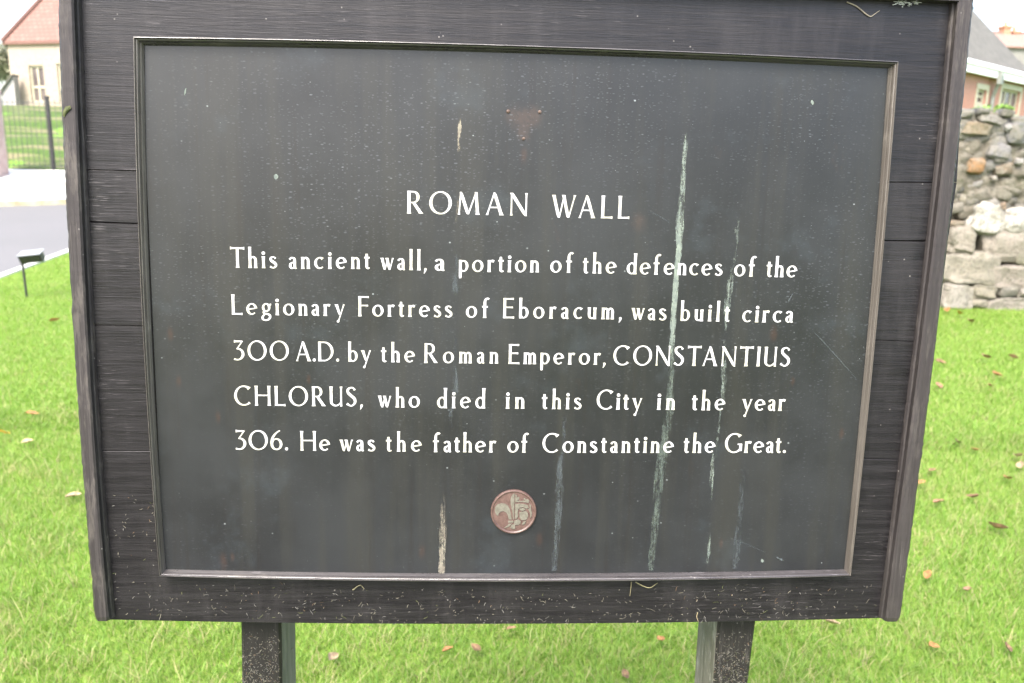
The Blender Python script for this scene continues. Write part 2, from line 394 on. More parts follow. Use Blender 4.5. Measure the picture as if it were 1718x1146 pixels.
# --- lettering: a flared roman alphabet drawn with broad and thin strokes
TK, TN = .130, .061
def St(x0, y0, x1, y1, w=TK, fa=1.42, fb=1.42):
    return ('S', x0, y0, x1, y1, w, fa, fb)
def Ar(cx, cy, rx_, ry_, a0, a1, tk=TK, tn=TN, e0=1.0, e1=1.0):
    return ('A', cx, cy, rx_, ry_, a0, a1, tk, tn, e0, e1)
def Br(*p): return ('B', p)
def Dt(x, y, r): return ('D', x, y, r)
def arch(x0, x1):
    d = x1 - x0
    return Br((x0 + .01, .38, .045), (x0 + .28 * d, .505, .07), (x0 + .62 * d, .535, .09), (x0 + .93 * d, .47, .115), (x1, .36, TK), (x1, .30, TK))
XH = .58
GL = {
 'a': [Br((.07, .455, .10), (.12, .52, .075), (.20, .545, .065), (.285, .50, .11), (.31, .40, TK), (.31, .2, TK), (.315, .09, TK), (.35, .03, .085), (.40, .035, .045)),
       Br((.31, .345, .05), (.2, .305, .06), (.105, .23, .105), (.10, .12, .12), (.155, .04, .085), (.23, .04, .06), (.31, .12, .05))],
 'b': [St(.09, 1.02, .09, 0, TK, 1.2, 1.0), Ar(.245, .285, .175, .255, 152, -158)],
 'c': [Ar(.27, .29, .205, .258, 48, 312, TK, .062, 1.5, .8)],
 'd': [St(.41, 1.02, .41, 0), Ar(.245, .285, .18, .255, 28, 332)],
 'e': [Ar(.26, .29, .20, .258, 6, 315, TK, .062, 1.0, .8), St(.09, .275, .44, .325, .055, 1, 1)],
 'f': [Br((.37, .925, .12), (.32, .975, .075), (.235, .94, .085), (.185, .83, .12), (.18, .70, TK)), St(.18, .75, .18, 0, TK, 1, 1.42), St(.05, .555, .33, .555, .065, 1.3, 1.3)],
 'g': [Ar(.225, .375, .15, .185, 0, 360, .115, .06), St(.34, .50, .47, .535, .075, 1, 1.3),
       Br((.14, .215, .05), (.085, .135, .08), (.15, .07, .085), (.29, .05, .09), (.395, -.02, .105), (.40, -.13, .105), (.29, -.24, .08), (.14, -.255, .07), (.04, -.18, .10), (.06, -.07, .10), (.14, .02, .06))],
 'h': [St(.09, 1.03, .09, 0, TK, 1.15), arch(.09, .36), St(.36, .34, .36, 0, TK, 1, 1.35)],
 'i': [St(.09, .58, .09, 0, TK, 1.35), Dt(.095, .735, .082)],
 'l': [St(.09, 1.03, .09, 0, TK, 1.2)],
 'm': [St(.09, .58, .09, 0, TK, 1.2), arch(.09, .325), St(.325, .34, .325, 0, TK, 1, 1.35), arch(.325, .56), St(.56, .34, .56, 0, TK, 1, 1.35)],
 'n': [St(.09, .58, .09, 0, TK, 1.2), arch(.09, .36), St(.36, .34, .36, 0, TK, 1, 1.35)],
 'o': [Ar(.265, .29, .21, .26, 0, 360)],
 'p': [St(.09, .58, .09, -.31, TK, 1.2, .75), Ar(.245, .285, .175, .255, 152, -158)],
 'r': [St(.09, .58, .09, 0, TK, 1.2, 1.5), Br((.10, .40, .045), (.17, .52, .075), (.25, .545, .11), (.325, .515, .125))],
 's': [Br((.335, .475, .095), (.275, .54, .065), (.19, .55, .07), (.105, .495, .10), (.11, .40, .12), (.21, .315, .13), (.325, .225, .13), (.345, .125, .11), (.27, .04, .075), (.17, .03, .065), (.065, .085, .10))],
 't': [St(.14, .745, .14, .14, TK, .75, 1), Br((.14, .22, TK), (.145, .09, .12), (.20, .035, .085), (.285, .055, .045)), St(.02, .555, .28, .555, .072, 1.1, 1.3)],
 'u': [St(.09, .58, .09, .2, TK, 1.3, 1), Br((.09, .26, TK), (.105, .12, .115), (.19, .045, .075), (.28, .06, .06), (.37, .16, .045)), St(.37, .58, .37, 0, TK, 1.3, 1.3)],
 'w': [St(.05, .58, .185, 0, .12, 1.4, .6), St(.33, .56, .195, 0, .055, 1.2, .9), St(.29, .58, .42, 0, .12, 1.3, .6), St(.58, .58, .43, 0, .055, 1.7, .9)],
 'y': [St(.05, .58, .225, .06, .12, 1.4, .7), St(.42, .58, .155, -.24, .055, 1.7, 1.1), Dt(.13, -.262, .062)],
 'A': [St(.05, 0, .35, 1.0, .055, 2.0, 1.0), St(.345, 1.0, .66, 0, .128, .5, 1.5), St(.16, .34, .53, .34, .055, 1, 1)],
 'C': [Ar(.45, .5, .405, .475, 47, 313, TK, .06, 1.9, 1.4)],
 'D': [St(.10, 1, .10, 0, TK, 1.15, 1.15), St(.10, .965, .32, .965, .06, 1, 1), St(.10, .035, .32, .035, .06, 1, 1), Ar(.30, .5, .42, .467, 92, -92, TK, .06)],
 'E': [St(.10, 1, .10, 0, TK, 1.25, 1.25), St(.10, .962, .54, .962, .07, 1, 1.5), St(.10, .54, .50, .54, .062, 1, 1.5), St(.10, .036, .57, .036, .07, 1, 1.6)],
 'F': [St(.10, 1, .10, 0, TK, 1.25, 1.5), St(.10, .962, .54, .962, .07, 1, 1.5), St(.10, .54, .50, .54, .062, 1, 1.5)],
 'G': [Ar(.45, .5, .405, .475, 47, 322, TK, .06, 1.9, 1.0), St(.775, .44, .775, .10, TK, 1.2, 1), St(.62, .44, .83, .44, .055, 1, 1)],
 'H': [St(.10, 1, .10, 0, .118), St(.72, 1, .72, 0, .118), St(.10, .52, .72, .52, .058, 1, 1)],
 'I': [St(.10, 1, .10, 0)],
 'L': [St(.10, 1, .10, 0, TK, 1.35, 1.2), St(.10, .036, .54, .036, .07, 1, 1.8)],
 'M': [St(.08, 0, .15, 1.0, .058, 2.0, 1.0), St(.145, 1.0, .46, .02, .128, .5, .55), St(.47, .02, .79, 1.0, .058, 1, 1), St(.785, 1.0, .86, 0, .122, .8, 1.5)],
 'N': [St(.10, 0, .10, 1.0, .06, 2.0, 1), St(.095, 1.0, .72, -.02, .13, .8, .5), St(.72, 1.0, .72, -.02, .06, 2.0, .8)],
 'O': [Ar(.46, .5, .405, .478, 0, 360)],
 'R': [St(.10, 1, .10, 0, TK, 1.2, 1.45), St(.10, .965, .30, .965, .06, 1, 1), St(.10, .49, .30, .49, .055, 1, 1), Ar(.28, .728, .195, .237, 92, -92, TK, .058), St(.29, .49, .60, .01, .125, .7, 1.3)],
 'S': [Br((.45, .83, .11), (.375, .935, .068), (.255, .955, .07), (.12, .87, .11), (.115, .71, .125), (.26, .555, .135), (.42, .41, .135), (.46, .23, .12), (.36, .07, .078), (.22, .038, .066), (.055, .14, .11))],
 'T': [St(.36, 1, .36, 0, TK, 1, 1.45), St(.02, .955, .70, .955, .075, 2.0, 2.0)],
 'U': [St(.10, 1, .10, .3, TK, 1.4, 1), Br((.10, .36, TK), (.12, .16, .115), (.25, .045, .075), (.42, .055, .062), (.57, .19, .05)), St(.59, 1, .59, 0, .085, 1.7, 1.4)],
 'W': [St(.03, 1, .28, 0, .13, 1.3, .55), St(.50, 1, .30, 0, .056, 1, .9), St(.47, 1, .70, 0, .13, 1.2, .55), St(.98, 1, .72, 0, .056, 2.2, .9)],
 '3': [St(.05, .955, .46, .955, .075, 1.9, .8), St(.46, .97, .19, .58, .056, 1, 1), Br((.17, .585, .05), (.32, .565, .075), (.45, .44, .115), (.475, .26, TK), (.37, .09, .095), (.21, .025, .062), (.03, .06, .085))],
 '6': [Br((.50, 1.0, .045), (.33, .89, .075), (.16, .68, .105), (.085, .45, .12), (.09, .28, TK)), Ar(.315, .30, .225, .272, 0, 360)],
 '.': [Dt(.08, .065, .075)],
 ',': [Br((.10, .11, .06), (.10, .06, .13), (.095, .0, .10), (.06, -.10, .05), (.03, -.16, .02))],
}
GL['0'] = GL['O']
def crom(P, n=6):
    P = np.array(P, float); Q = np.vstack([2 * P[0] - P[1], P, 2 * P[-1] - P[-2]]); out = []
    for i in range(1, len(Q) - 2):
        for t in np.linspace(0, 1, n, endpoint=False):
            a, b, c_, d = Q[i - 1], Q[i], Q[i + 1], Q[i + 2]
            out.append(.5 * ((2 * b) + (-a + c_) * t + (2 * a - 5 * b + 4 * c_ - d) * t * t + (-a + 3 * b - 3 * c_ + d) * t ** 3))
    out.append(P[-1]); return np.array(out)
def ribbon(st):
    """left and right borders of a stroke"""
    k = st[0]
    if k == 'S':
        _, x0, y0, x1, y1, w, fa, fb = st
        t = np.array([0, .03, .08, .16, .3, .5, .7, .84, .92, .97, 1.0])
        ln = math.hypot(x1 - x0, y1 - y0); q = t * ln
        fl = 1 + (fa - 1) * np.exp(-q / .055) + (fb - 1) * np.exp(-(ln - q) / .055)
        x = x0 + (x1 - x0) * t; y = y0 + (y1 - y0) * t
        if abs(y1 - y0) > abs(x1 - x0) * .75:
            h = w * fl / 2 * ln / abs(y1 - y0) if abs(y1 - y0) > 0 else w * fl / 2
            return np.c_[x - h, y], np.c_[x + h, y]
        h = w * fl / 2
        return np.c_[x, y - h], np.c_[x, y + h]
    if k == 'A':
        _, cx, cy, rx_, ry_, a0, a1, tk, tn, e0, e1 = st
        n = max(10, int(abs(a1 - a0) / 9)); t = np.radians(np.linspace(a0, a1, n))
        tilt = math.radians(8)
        w = tn + (tk - tn) * np.cos(t - tilt) ** 2
        s = np.linspace(0, 1, n)
        w = w * (1 + (e0 - 1) * np.exp(-s / .06) + (e1 - 1) * np.exp(-(1 - s) / .06))
        x = cx + rx_ * np.cos(t); y = cy + ry_ * np.sin(t)
        nx, ny = np.cos(t) / rx_, np.sin(t) / ry_; L = np.hypot(nx, ny); nx /= L; ny /= L
        # keep the outside close to the circle
        return np.c_[x - nx * w * .5, y - ny * w * .5], np.c_[x + nx * w * .5, y + ny * w * .5]
    if k == 'B':
        P = crom(st[1]); d = np.gradient(P[:, :2], axis=0); L = np.hypot(d[:, 0], d[:, 1]) + 1e-9
        nx, ny = -d[:, 1] / L, d[:, 0] / L; w = P[:, 2] / 2
        return np.c_[P[:, 0] - nx * w, P[:, 1] - ny * w], np.c_[P[:, 0] + nx * w, P[:, 1] + ny * w]
RIB = {ch: [('R',) + ribbon(s) if s[0] != 'D' else s for s in sts] for ch, sts in GL.items()}
EXT = {}
for ch, rs in RIB.items():
    xs = []
    for r in rs:
        xs += ([r[1] - r[3], r[1] + r[3]] if r[0] == 'D' else list(r[1][:, 0]) + list(r[2][:, 0]))
    EXT[ch] = (min(xs), max(xs))
def put_word(mb, text, u0, v0, u1, v1, capx):
    """letters of a word between two photograph points of its baseline; capx is the cap height there in photograph pixels"""
    a = np.array(ob(u0, v0, 0)); b = np.array(ob(u1, v1, 0)); top = np.array(ob((u0 + u1) / 2, (v0 + v1) / 2 - capx, 0))
    mid = (a + b) / 2; cap = abs(top[2] - mid[2]); L = b[0] - a[0]
    wid = [EXT[c][1] - EXT[c][0] for c in text]
    nat = sum(wid) * cap; gaps = max(1, len(text) - 1); sx = 1.0
    kern = {('A', '.'): -.06, ('a', ','): -.02, ('l', ','): -.05, ('r', ','): -.08, ('T', 'A'): -.1, ('T', 'h'): -.03, ('W', 'A'): -.12, ('A', 'N'): -.0, ('F', 'o'): -.02, ('w', 'a'): -.03}
    ks = [kern.get((text[i], text[i + 1]), 0.0) * cap for i in range(len(text) - 1)]
    tr = (L - nat - sum(ks)) / gaps
    if tr < .07 * cap:
        sx = (L - sum(ks) - .07 * cap * gaps) / nat; tr = .07 * cap
    if len(text) == 1: sx = L / nat; tr = 0
    if tr > .30 * cap:
        sx = min(1.16, (L - sum(ks) - .26 * cap * gaps) / nat); tr = (L - nat * sx - sum(ks)) / gaps
    x = 0.0
    for i, ch in enumerate(text):
        x0 = EXT[ch][0]; tall = 1.0
        for k, r in enumerate(RIB[ch]):
            hgt = -.0007 - .00004 * k
            def tf(p):
                X = x + (p[0] - x0) * cap * sx; t = X / L
                base = a + (b - a) * t
                return base[0], base[2] + p[1] * cap
            if r[0] == 'D':
                ring = [tf((r[1] + r[3] * math.cos(q) / max(sx, .8), r[2] + r[3] * math.sin(q))) for q in np.linspace(0, 2 * math.pi, 18, endpoint=False)]
                n = len(ring)
                mb.add([(p[0], hgt - BASE[1], p[1]) for p in ring] + [(p[0], .0003 - BASE[1], p[1]) for p in ring],
                       [tuple(range(n))] + [(i2, (i2 + 1) % n, n + (i2 + 1) % n, n + i2) for i2 in range(n)])
            else:
                A_ = [tf(p) for p in r[1]]; B_ = [tf(p) for p in r[2]]; n = len(A_)
                secs = []
                for p, q in zip(A_, B_):
                    secs.append([(p[0], .0003 - BASE[1], p[1]), (p[0], hgt - BASE[1], p[1]), (q[0], hgt - BASE[1], q[1]), (q[0], .0003 - BASE[1], q[1])])
                mb.loft(secs)
        x += wid[i] * cap * sx + tr + (ks[i] if i < len(ks) else 0)
LINES = [
 ('heading_word', 38, [("ROMAN", 682.4, 358.2, 884.8, 362), ("WALL", 924.8, 365, 1055.5, 366.8)]),
 ('inscription_word', 34.3, [("This", 387.2, 449, 465.3, 450.2), ("ancient", 485, 451, 620.6, 451.3), ("wall,", 638, 452.5, 716, 453.6), ("a", 729.3, 454, 746, 454.4),
   ("portion", 769.5, 456, 904.2, 457), ("of", 923, 457.2, 961.7, 457.8), ("the", 977.4, 458.5, 1033.7, 459.2), ("defences", 1051, 460, 1211.4, 462.6), ("of", 1231, 463.4, 1267.4, 464.3), ("the", 1285, 464.6, 1336.4, 465.5)]),
 ('inscription_word', 33.6, [("Legionary", 388.8, 527.6, 578.8, 530.4), ("Fortress", 600.6, 530.6, 759, 532.4), ("of", 781.6, 533, 821, 533.4), ("Eboracum,", 843.7, 533.7, 1042.8, 535.9),
   ("was", 1058.6, 536.2, 1117.6, 537.4), ("built", 1141, 538.2, 1223.5, 539.6), ("circa", 1244.7, 540.4, 1329.5, 541.2)]),
 ('inscription_word', 33, [("300", 392.7, 604.2, 485, 605), ("A.D.", 496.5, 605.8, 569.2, 606.2), ("by", 584.3, 606.8, 622.7, 607), ("the", 639.4, 607.4, 696.3, 608), ("Roman", 711.4, 609, 836, 609.8),
   ("Emperor,", 852.8, 610.4, 1016, 612), ("CONSTANTIUS", 1028.3, 612.6, 1324.3, 615)]),
 ('inscription_word', 33, [("CHLORUS,", 393.6, 680, 609, 682), ("who", 634, 683, 704.4, 684), ("died", 733.2, 684.6, 814.3, 685), ("in", 848.2, 685.4, 880, 685.6), ("this", 908.8, 686, 975.3, 686.6),
   ("City", 1000.5, 686.8, 1076.7, 687.2), ("in", 1101.9, 687.4, 1131.8, 687.6), ("the", 1160, 688, 1216, 688.4), ("year", 1244, 688.8, 1316.7, 689.2)]),
 ('inscription_word', 32.6, [("306.", 395.7, 754.3, 483.5, 755), ("He", 504, 755.8, 554, 756.2), ("was", 569.8, 756.6, 629.7, 757), ("the", 647.8, 757.3, 707.5, 757.6), ("father", 726.5, 758.4, 832.2, 758.9),
   ("of", 851.2, 759, 886.7, 759.2), ("Constantine", 909.7, 759.4, 1129.7, 759.6), ("the", 1146.3, 759.6, 1199.3, 759.6), ("Great.", 1215.3, 759.6, 1318, 759.6)]),
]
ml = Mat('white_letter_paint', .55, .4); n1 = ml.noise(40, 4, .6); n2 = ml.noise(210, 4, .7)
ml.col(ml.mix(ml.math('MULTIPLY', ml.ramp(n2, .60, .74), .6), ml.mix(ml.ramp(n1, .35, .65), (.42, .42, .44), (.35, .34, .27)), (.10, .10, .095)))
m_letter = ml.m
for nm, capx, words in LINES:
    for (t, u0, v0, u1, v1) in words:
        mb = MB(); put_word(mb, t, u0, v0, u1, v1, capx); mb.build(nm, m_letter, panel)

# --- medallion with a crest: half a lily, half a crowned lion's face
md0 = np.array(ob(861.5, 857.5, 0)); MR = (ob(900, 857, 0)[0] - ob(823.5, 857, 0)[0]) / 2
m_cop = simple('copper_disc', (.058, .031, .025), (.088, .052, .042), 160, .45, .1, .0004, .5)
m_cream = simple('worn_cream_enamel', (.085, .078, .06), (.115, .108, .085), 200, .6, .1, .0003)
med = MB(); n = 64; secs = []
for r, y in ((1.0, 0.0), (1.0, -.0035), (.975, -.0045), (.94, -.0047), (.91, -.0040), (.89, -.0034)):
    secs.append([(md0[0] + MR * r * math.cos(2 * math.pi * k / n), y - BASE[1], md0[2] + MR * r * math.sin(2 * math.pi * k / n)) for k in range(n)])
med.loft(secs)
medo = med.build('medallion', m_cop, sign)
def em(P): return [((x - 625) / 285, (590 - y) / 285) for x, y in P]
EMB = [
 [(632, 345), (606, 360), (588, 395), (582, 440), (586, 490), (598, 540), (610, 590), (616, 640), (620, 685), (630, 685)],
 [(604, 685), (592, 610), (578, 555), (556, 510), (520, 482), (470, 474), (420, 490), (392, 530), (390, 580), (405, 618), (430, 640), (440, 606), (462, 584), (495, 576), (530, 592), (552, 628), (566, 685)],
 [(560, 703), (624, 703), (624, 727), (560, 727)],
 [(572, 742), (604, 742), (570, 780), (512, 798), (545, 770)],
 [(608, 752), (646, 752), (648, 806), (634, 812), (612, 806), (596, 800), (586, 790)],
 [(642, 460), (642, 358), (662, 372), (664, 398), (690, 390), (690, 420), (664, 440), (708, 446), (740, 440), (776, 446), (740, 420), (760, 402), (778, 426), (800, 420), (816, 440), (806, 468), (720, 455)],
 [(642, 484), (700, 480), (760, 486), (802, 500), (812, 538), (780, 540), (740, 522), (700, 530), (680, 552), (676, 600), (682, 645), (664, 676), (642, 680)],
 [(692, 552), (716, 536), (742, 534), (774, 552), (744, 572), (716, 570)],
 [(694, 590), (730, 584), (780, 574), (802, 600), (806, 644), (788, 684), (758, 696), (722, 690), (700, 660)],
 [(816, 476), (840, 500), (836, 540), (852, 590), (846, 650), (832, 664), (834, 610), (812, 566), (806, 552), (826, 540)],
 [(640, 700), (684, 684), (716, 706), (712, 740), (682, 756), (650, 758), (630, 736)],
 [(742, 722), (780, 702), (768, 744), (734, 754)],
]
eb = MB()
for k, P in enumerate(EMB):
    q = [(md0[0] + MR * x, md0[2] + MR * z) for x, z in em(P)]; n = len(q); hy = -.0042 - .00003 * k
    eb.add([(a, hy - BASE[1], b) for a, b in q] + [(a, -.003 - BASE[1], b) for a, b in q],
           [tuple(range(n))] + [(i, (i + 1) % n, n + (i + 1) % n, n + i) for i in range(n)])
eb.build('crest', m_cream, medo)
# --- rivets left of a lost fitting
m_riv = simple('rusty_rivet', (.05, .032, .025), (.10, .07, .055), 300, .5, .2, .0004)
for (u, v, r) in ((852.5, 187, .0026), (905.5, 188, .0024), (878.5, 233, .0022)):
    c0 = ob(u, v, 0); mb = MB(); secs = []
    for rr, y in ((1.0, .0002), (.95, -.0008), (.7, -.0015), (.3, -.0018)):
        secs.append([(c0[0] + r * rr * math.cos(t), y - BASE[1], c0[2] + r * rr * math.sin(t)) for t in np.linspace(0, 2 * math.pi, 14, endpoint=False)])
    mb.loft(secs); mb.build('rivet', m_riv, panel, True)

# --- dried white runs on the panel
def streak_mat(name, c1, c2, thr):
    m = Mat(name, .8, .2)
    a = m.attr('cover')
    n1 = m.noise(1, 6, .7, m.map((420, 30, 45), (2, 0, 5))); n2 = m.noise(1, 5, .7, m.map((130, 20, 90))); n3 = m.noise(320, 3, .6)
    m.col(m.mix(m.ramp(n2, .35, .65), c1, c2))
    nn = m.math('ADD', m.math('MULTIPLY', n1, .5), m.math('ADD', m.math('MULTIPLY', n2, .3), m.math('MULTIPLY', n3, .2)))
    cov = m.math('MULTIPLY', a.outputs['Fac'], 1.0)
    al = m.ramp(m.math('ADD', m.math('MULTIPLY', m.math('SUBTRACT', nn, .5), 1.9), m.math('MULTIPLY', cov, .72)), .33, .64)
    m.put(m.b.inputs['Alpha'], m.math('MULTIPLY', al, thr)); return m.m
m_run = streak_mat('dried_white_run', (.17, .20, .165), (.10, .12, .108), .88)
m_run2 = streak_mat('faint_grey_run', (.085, .10, .102), (.045, .053, .057), .62)
m_run4 = streak_mat('thin_grey_green_run', (.115, .14, .115), (.06, .075, .066), .72)
m_run3 = streak_mat('ochre_run', (.22, .205, .16), (.12, .105, .085), .85)
def streak(pts, mat, seed):
    P = crom(pts, 14); n = len(P); vs = []; cv = []
    for k in range(n):
        u, v, w, c_ = P[k]; w = max(w, .8)
        w *= 1 + .25 * noise.noise((seed, k * .23, 0)); u += .6 * noise.noise((seed + 3, k * .15, 0))
        for q in (-.62, -.4, -.15, .15, .4, .62):
            vs.append(ob(u + q * w, v, -.0004)); cv.append(max(0, c_) * (0.0 if abs(q) > .6 else (.8 if abs(q) > .3 else .93)))
    fs = [(k * 6 + i, k * 6 + i + 1, (k + 1) * 6 + i + 1, (k + 1) * 6 + i) for k in range(n - 1) for i in range(5)]
    me = bpy.data.meshes.new('dried_run'); me.from_pydata(vs, [], fs); me.materials.append(mat)
    a = me.attributes.new('cover', 'FLOAT', 'POINT'); a.data.foreach_set('value', np.array(cv, np.float32))
    o = bpy.data.objects.new('dried_run', me); COL.objects.link(o); o.parent = panel
streak([(1151, 224, 3, .6), (1150, 245, 8, .75), (1147, 280, 8, .82), (1145, 320, 10, .8), (1142, 352, 13, .72), (1140.5, 380, 15, .9), (1139, 415, 11, 1.0), (1136, 450, 10, 1.05), (1132, 500, 10, 1.0), (1129, 550, 10, 1.0), (1127, 590, 10, .8), (1126, 612, 10, .6), (1125.5, 625, 8, .3)], m_run, 1)
streak([(1127, 588, 9, .4), (1126, 605, 12, .7), (1125, 630, 15, .72), (1124, 670, 14, .80), (1122, 695, 17, .72), (1116, 735, 18, .74), (1109, 780, 21, .75), (1104, 820, 18, .72), (1100, 870, 15, .68), (1095, 920, 14, .70), (1091, 957, 12, .66)], m_run4, 11)
streak([(1239, 360, 8, .5), (1237, 395, 10, .62), (1233, 425, 6, .55), (1227, 465, 11, .66), (1222, 500, 12, .75), (1219, 525, 11, .8), (1218, 560, 6, .5), (1215, 600, 11, .62), (1214, 640, 12, .68), (1212, 668, 9, .66), (1207, 700, 5, .55), (1202, 750, 7, .6), (1196, 775, 8, .72), (1194, 805, 7, .72), (1193, 840, 5, .42), (1192, 885, 4, .5), (1190, 915, 6, .75), (1187, 945, 5, .6)], m_run, 2)
streak([(772, 199, 2, .7), (771.5, 212, 7, 1.1), (770.5, 225, 6, 1.1), (769, 238, 3, .9), (770, 247, 6, .75), (768, 258, 4, .5)], m_run3, 3)
streak([(771, 318, 4, .4), (768, 345, 4, .7), (765, 372, 4, .6), (765, 385, 3, .4)], m_run3, 4)
streak([(766, 410, 6, .6), (766, 440, 10, .66), (765, 465, 10, .7), (764, 485, 12, .8), (765, 500, 6, .5), (764, 540, 6, .45), (764, 570, 8, .62), (762, 600, 5, .5), (764, 630, 10, .75), (764, 655, 11, .75), (760, 675, 6, .6), (757, 692, 8, .72), (757, 720, 6, .5)], m_run2, 5)
streak([(743, 822, 5, .5), (743, 850, 10, .6), (743, 890, 14, .68), (742, 925, 12, .78), (741, 955, 12, .9), (741, 963, 11, .85)], m_run3, 6)
streak([(949, 680, 7, .5), (945, 740, 11, .68), (940, 790, 14, .74), (938, 840, 15, .76), (934, 900, 14, .70), (929, 958, 12, .70)], m_run2, 7)
streak([(1247, 790, 7, .5), (1244, 830, 11, .68), (1241, 870, 10, .6), (1237, 910, 14, .68), (1234, 955, 13, .72)], m_run2, 8)
# scratches and single white spots
def spot(pts, w, mat):
    n = 5; q = [pts[0] + np.subtract(pts[-1], pts[0]) * t for t in np.linspace(0, 1, n)] if len(pts) == 2 else crom(pts, 3)[:, :2]
    n = len(q); streak([(u, v, w * math.sin(math.pi * (.1 + .8 * k / (n - 1))), 1.0) for k, (u, v) in enumerate(q)], mat, random.random() * 50)
spot([(1365, 556), (1392, 585), (1437, 636)], 2.0, m_run2); spot([(1088, 354), (1105, 362), (1127, 376)], 2.2, m_run2); spot([(1222, 901), (1250, 912), (1288, 928)], 2.0, m_run2)
spot([(312, 148), (310.5, 154), (310, 160)], 3.5, m_run); spot([(1362, 168), (1363, 172), (1364, 176)], 6, m_run); spot([(463, 292), (463.5, 296), (463, 301)], 9, m_run)
spot([(1330, 492), (1326, 500), (1322, 508)], 3, m_run2); spot([(1303, 934), (1309, 938), (1313, 941)], 8, m_run2); spot([(1278, 938), (1279, 941), (1279, 944)], 6, m_run)

# --- posts (edges measured below the board, continued up behind it and down into the ground)
def post(fr, side, yb=.032, depth=.095):
    (a0, a1), (b0, b1) = fr                    # left and right edge of the front: points at v=1046 and v=1146
    A0, A1, B0, B1 = [np.array(ob(*p, yb)) for p in (a0, a1, b0, b1)]
    def at(P, Q, z): t = (z - P[2]) / (Q[2] - P[2]); return P + (Q - P) * t
    ztop = ob(860, 250, yb)[2]
    p = empty('post', (0, 0, 0), None, None); p.parent = sign
    zz = np.linspace(ztop, -.12, 30)
    secs = []; w = .0035
    for z in zz:
        a = at(A0, A1, z); b = at(B0, B1, z); y0 = yb - BASE[1]; y1 = y0 + depth
        j = .0006 * noise.noise((z * 30, a[0] * 9, 0))
        secs.append([(a[0] + j, y0 + w, z), (a[0] + w + j, y0, z), (b[0] - w + j, y0, z), (b[0] + j, y0 + w, z), (b[0] + j, y1, z), (a[0] + j, y1, z)])
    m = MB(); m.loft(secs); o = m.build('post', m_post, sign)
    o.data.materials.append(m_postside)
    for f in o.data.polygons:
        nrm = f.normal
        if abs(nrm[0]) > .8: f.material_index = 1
    COL.objects.unlink(p); bpy.data.objects.remove(p)
    return o
post((((404, 1046), (405.5, 1146)), ((471.5, 1046), (473, 1146))), 'r')
post((((1205, 1046), (1197.5, 1146)), ((1268.8, 1043), (1255.5, 1146))), 'l')

# ------------------------------------------------------------------ grass clippings stuck to the wet wood (uncountable)
clip = MB()
def bit(u, v, y, lpx, wmm, col):
    a = random.uniform(0, math.pi); cur = random.uniform(-.8, .8); p = np.array(on_board(u, v, y)); L = lpx * .00078; pts = []
    for t in (-.5, -.2, .2, .5):
        aa = a + cur * t
        pts.append((p[0] + L * t * math.cos(aa) , p[1] - random.uniform(.0003, .0012), p[2] + L * t * math.sin(aa)))
    nx, nz = -math.sin(a) * wmm / 2000, math.cos(a) * wmm / 2000; vs = []
    for k, q in enumerate(pts):
        s_ = .6 if k in (0, 3) else 1.0
        for sg in (1, -1):
            vs.append(OSW + RSW @ np.array([q[0] + sg * nx * s_, q[1], q[2] + sg * nz * s_]))
    clip.add(vs, [(0, 1, 3, 2), (2, 3, 5, 4), (4, 5, 7, 6)], col)
def bitcol():
    k = random.random()
    b = (.40, .37, .29) if k < .5 else ((.34, .33, .30) if k < .86 else ((.32, .22, .14) if k < .94 else (.24, .26, .12)))
    s_ = random.uniform(.14, .42); return tuple(x * s_ for x in b)
for _ in range(520):
    u = random.uniform(250, 1470) if random.random() < .8 else random.uniform(500, 1300); f = random.random() ** .75
    v = 980 + (1040 - 980) * f + (6 if 500 < u < 1200 else -2)
    bit(u, v, YB - .0004, random.choice([2, 2, 3, 3, 4, 5, 6, 9]) * random.uniform(.8, 1.3), random.uniform(.4, .85), bitcol())
for _ in range(60):
    bit(random.uniform(190, 262), random.uniform(820, 1030), YB - .0004, random.uniform(2, 6), .7, bitcol())
for (u0, u1) in ((406, 470), (1203, 1262)):
    for _ in range(420):
        f = random.random() ** .6; v = 1056 + 92 * f; u = random.uniform(u0, u1) + (-8 * f if u0 > 1000 else 0)
        bit(u, v, .0312, random.choice([1.5, 2, 2, 3, 4, 6]), random.uniform(.3, .7), bitcol())
m = Mat('dry_clippings', .85, .2); m.col(m.attr().outputs['Color'])
m_dry = m.m
tag(clip.build('grass_clippings', m_dry), 'tiny dry grass clippings stuck on the bottom of the board and on its posts', 'grass clippings', kind='stuff')

# a few longer stems caught on the board
def stem(pts, y, w, col, label, group='dry grass stems caught on the board'):
    m = MB(); P = crom([(u, v, 0) for u, v in pts], 5)
    w3 = [OSW + RSW @ (on_board(p[0], p[1], y) + np.array([0, -.0015, 0])) for p in P]
    m.tube(w3, w, 6, w * .5)
    return tag(m.build('dry_grass_stem', simple('straw_stem', tuple(x * .4 for x in col), tuple(x * .5 for x in col), 80, .8)), label, 'grass stem', group)
stem([(1420, 4), (1436, 11), (1452, 24), (1460, 28), (1468, 23), (1475, 18)], YB, .0009, (.5, .44, .34), 'bent pale stem hanging under the top rail at the upper right')
stem([(1066, 976), (1080, 983), (1091, 985), (1103, 977)], YB - .004, .0009, (.34, .31, .17), 'curved olive stem sagging just below the bottom moulding')
stem([(1059, 975), (1058, 986), (1056.5, 999)], YB - .003, .0008, (.3, .26, .15), 'short straight stem hanging from the moulding beside the curved one')
stem([(592, 989), (604, 981), (611, 987)], YB - .002, .0009, (.36, .32, .19), 'small hooked stem below the moulding left of the middle')
stem([(1170, 1027), (1168.5, 1034), (1171, 1042)], YB - .002, .0008, (.42, .34, .2), 'tan stem at the lower edge above the right post')
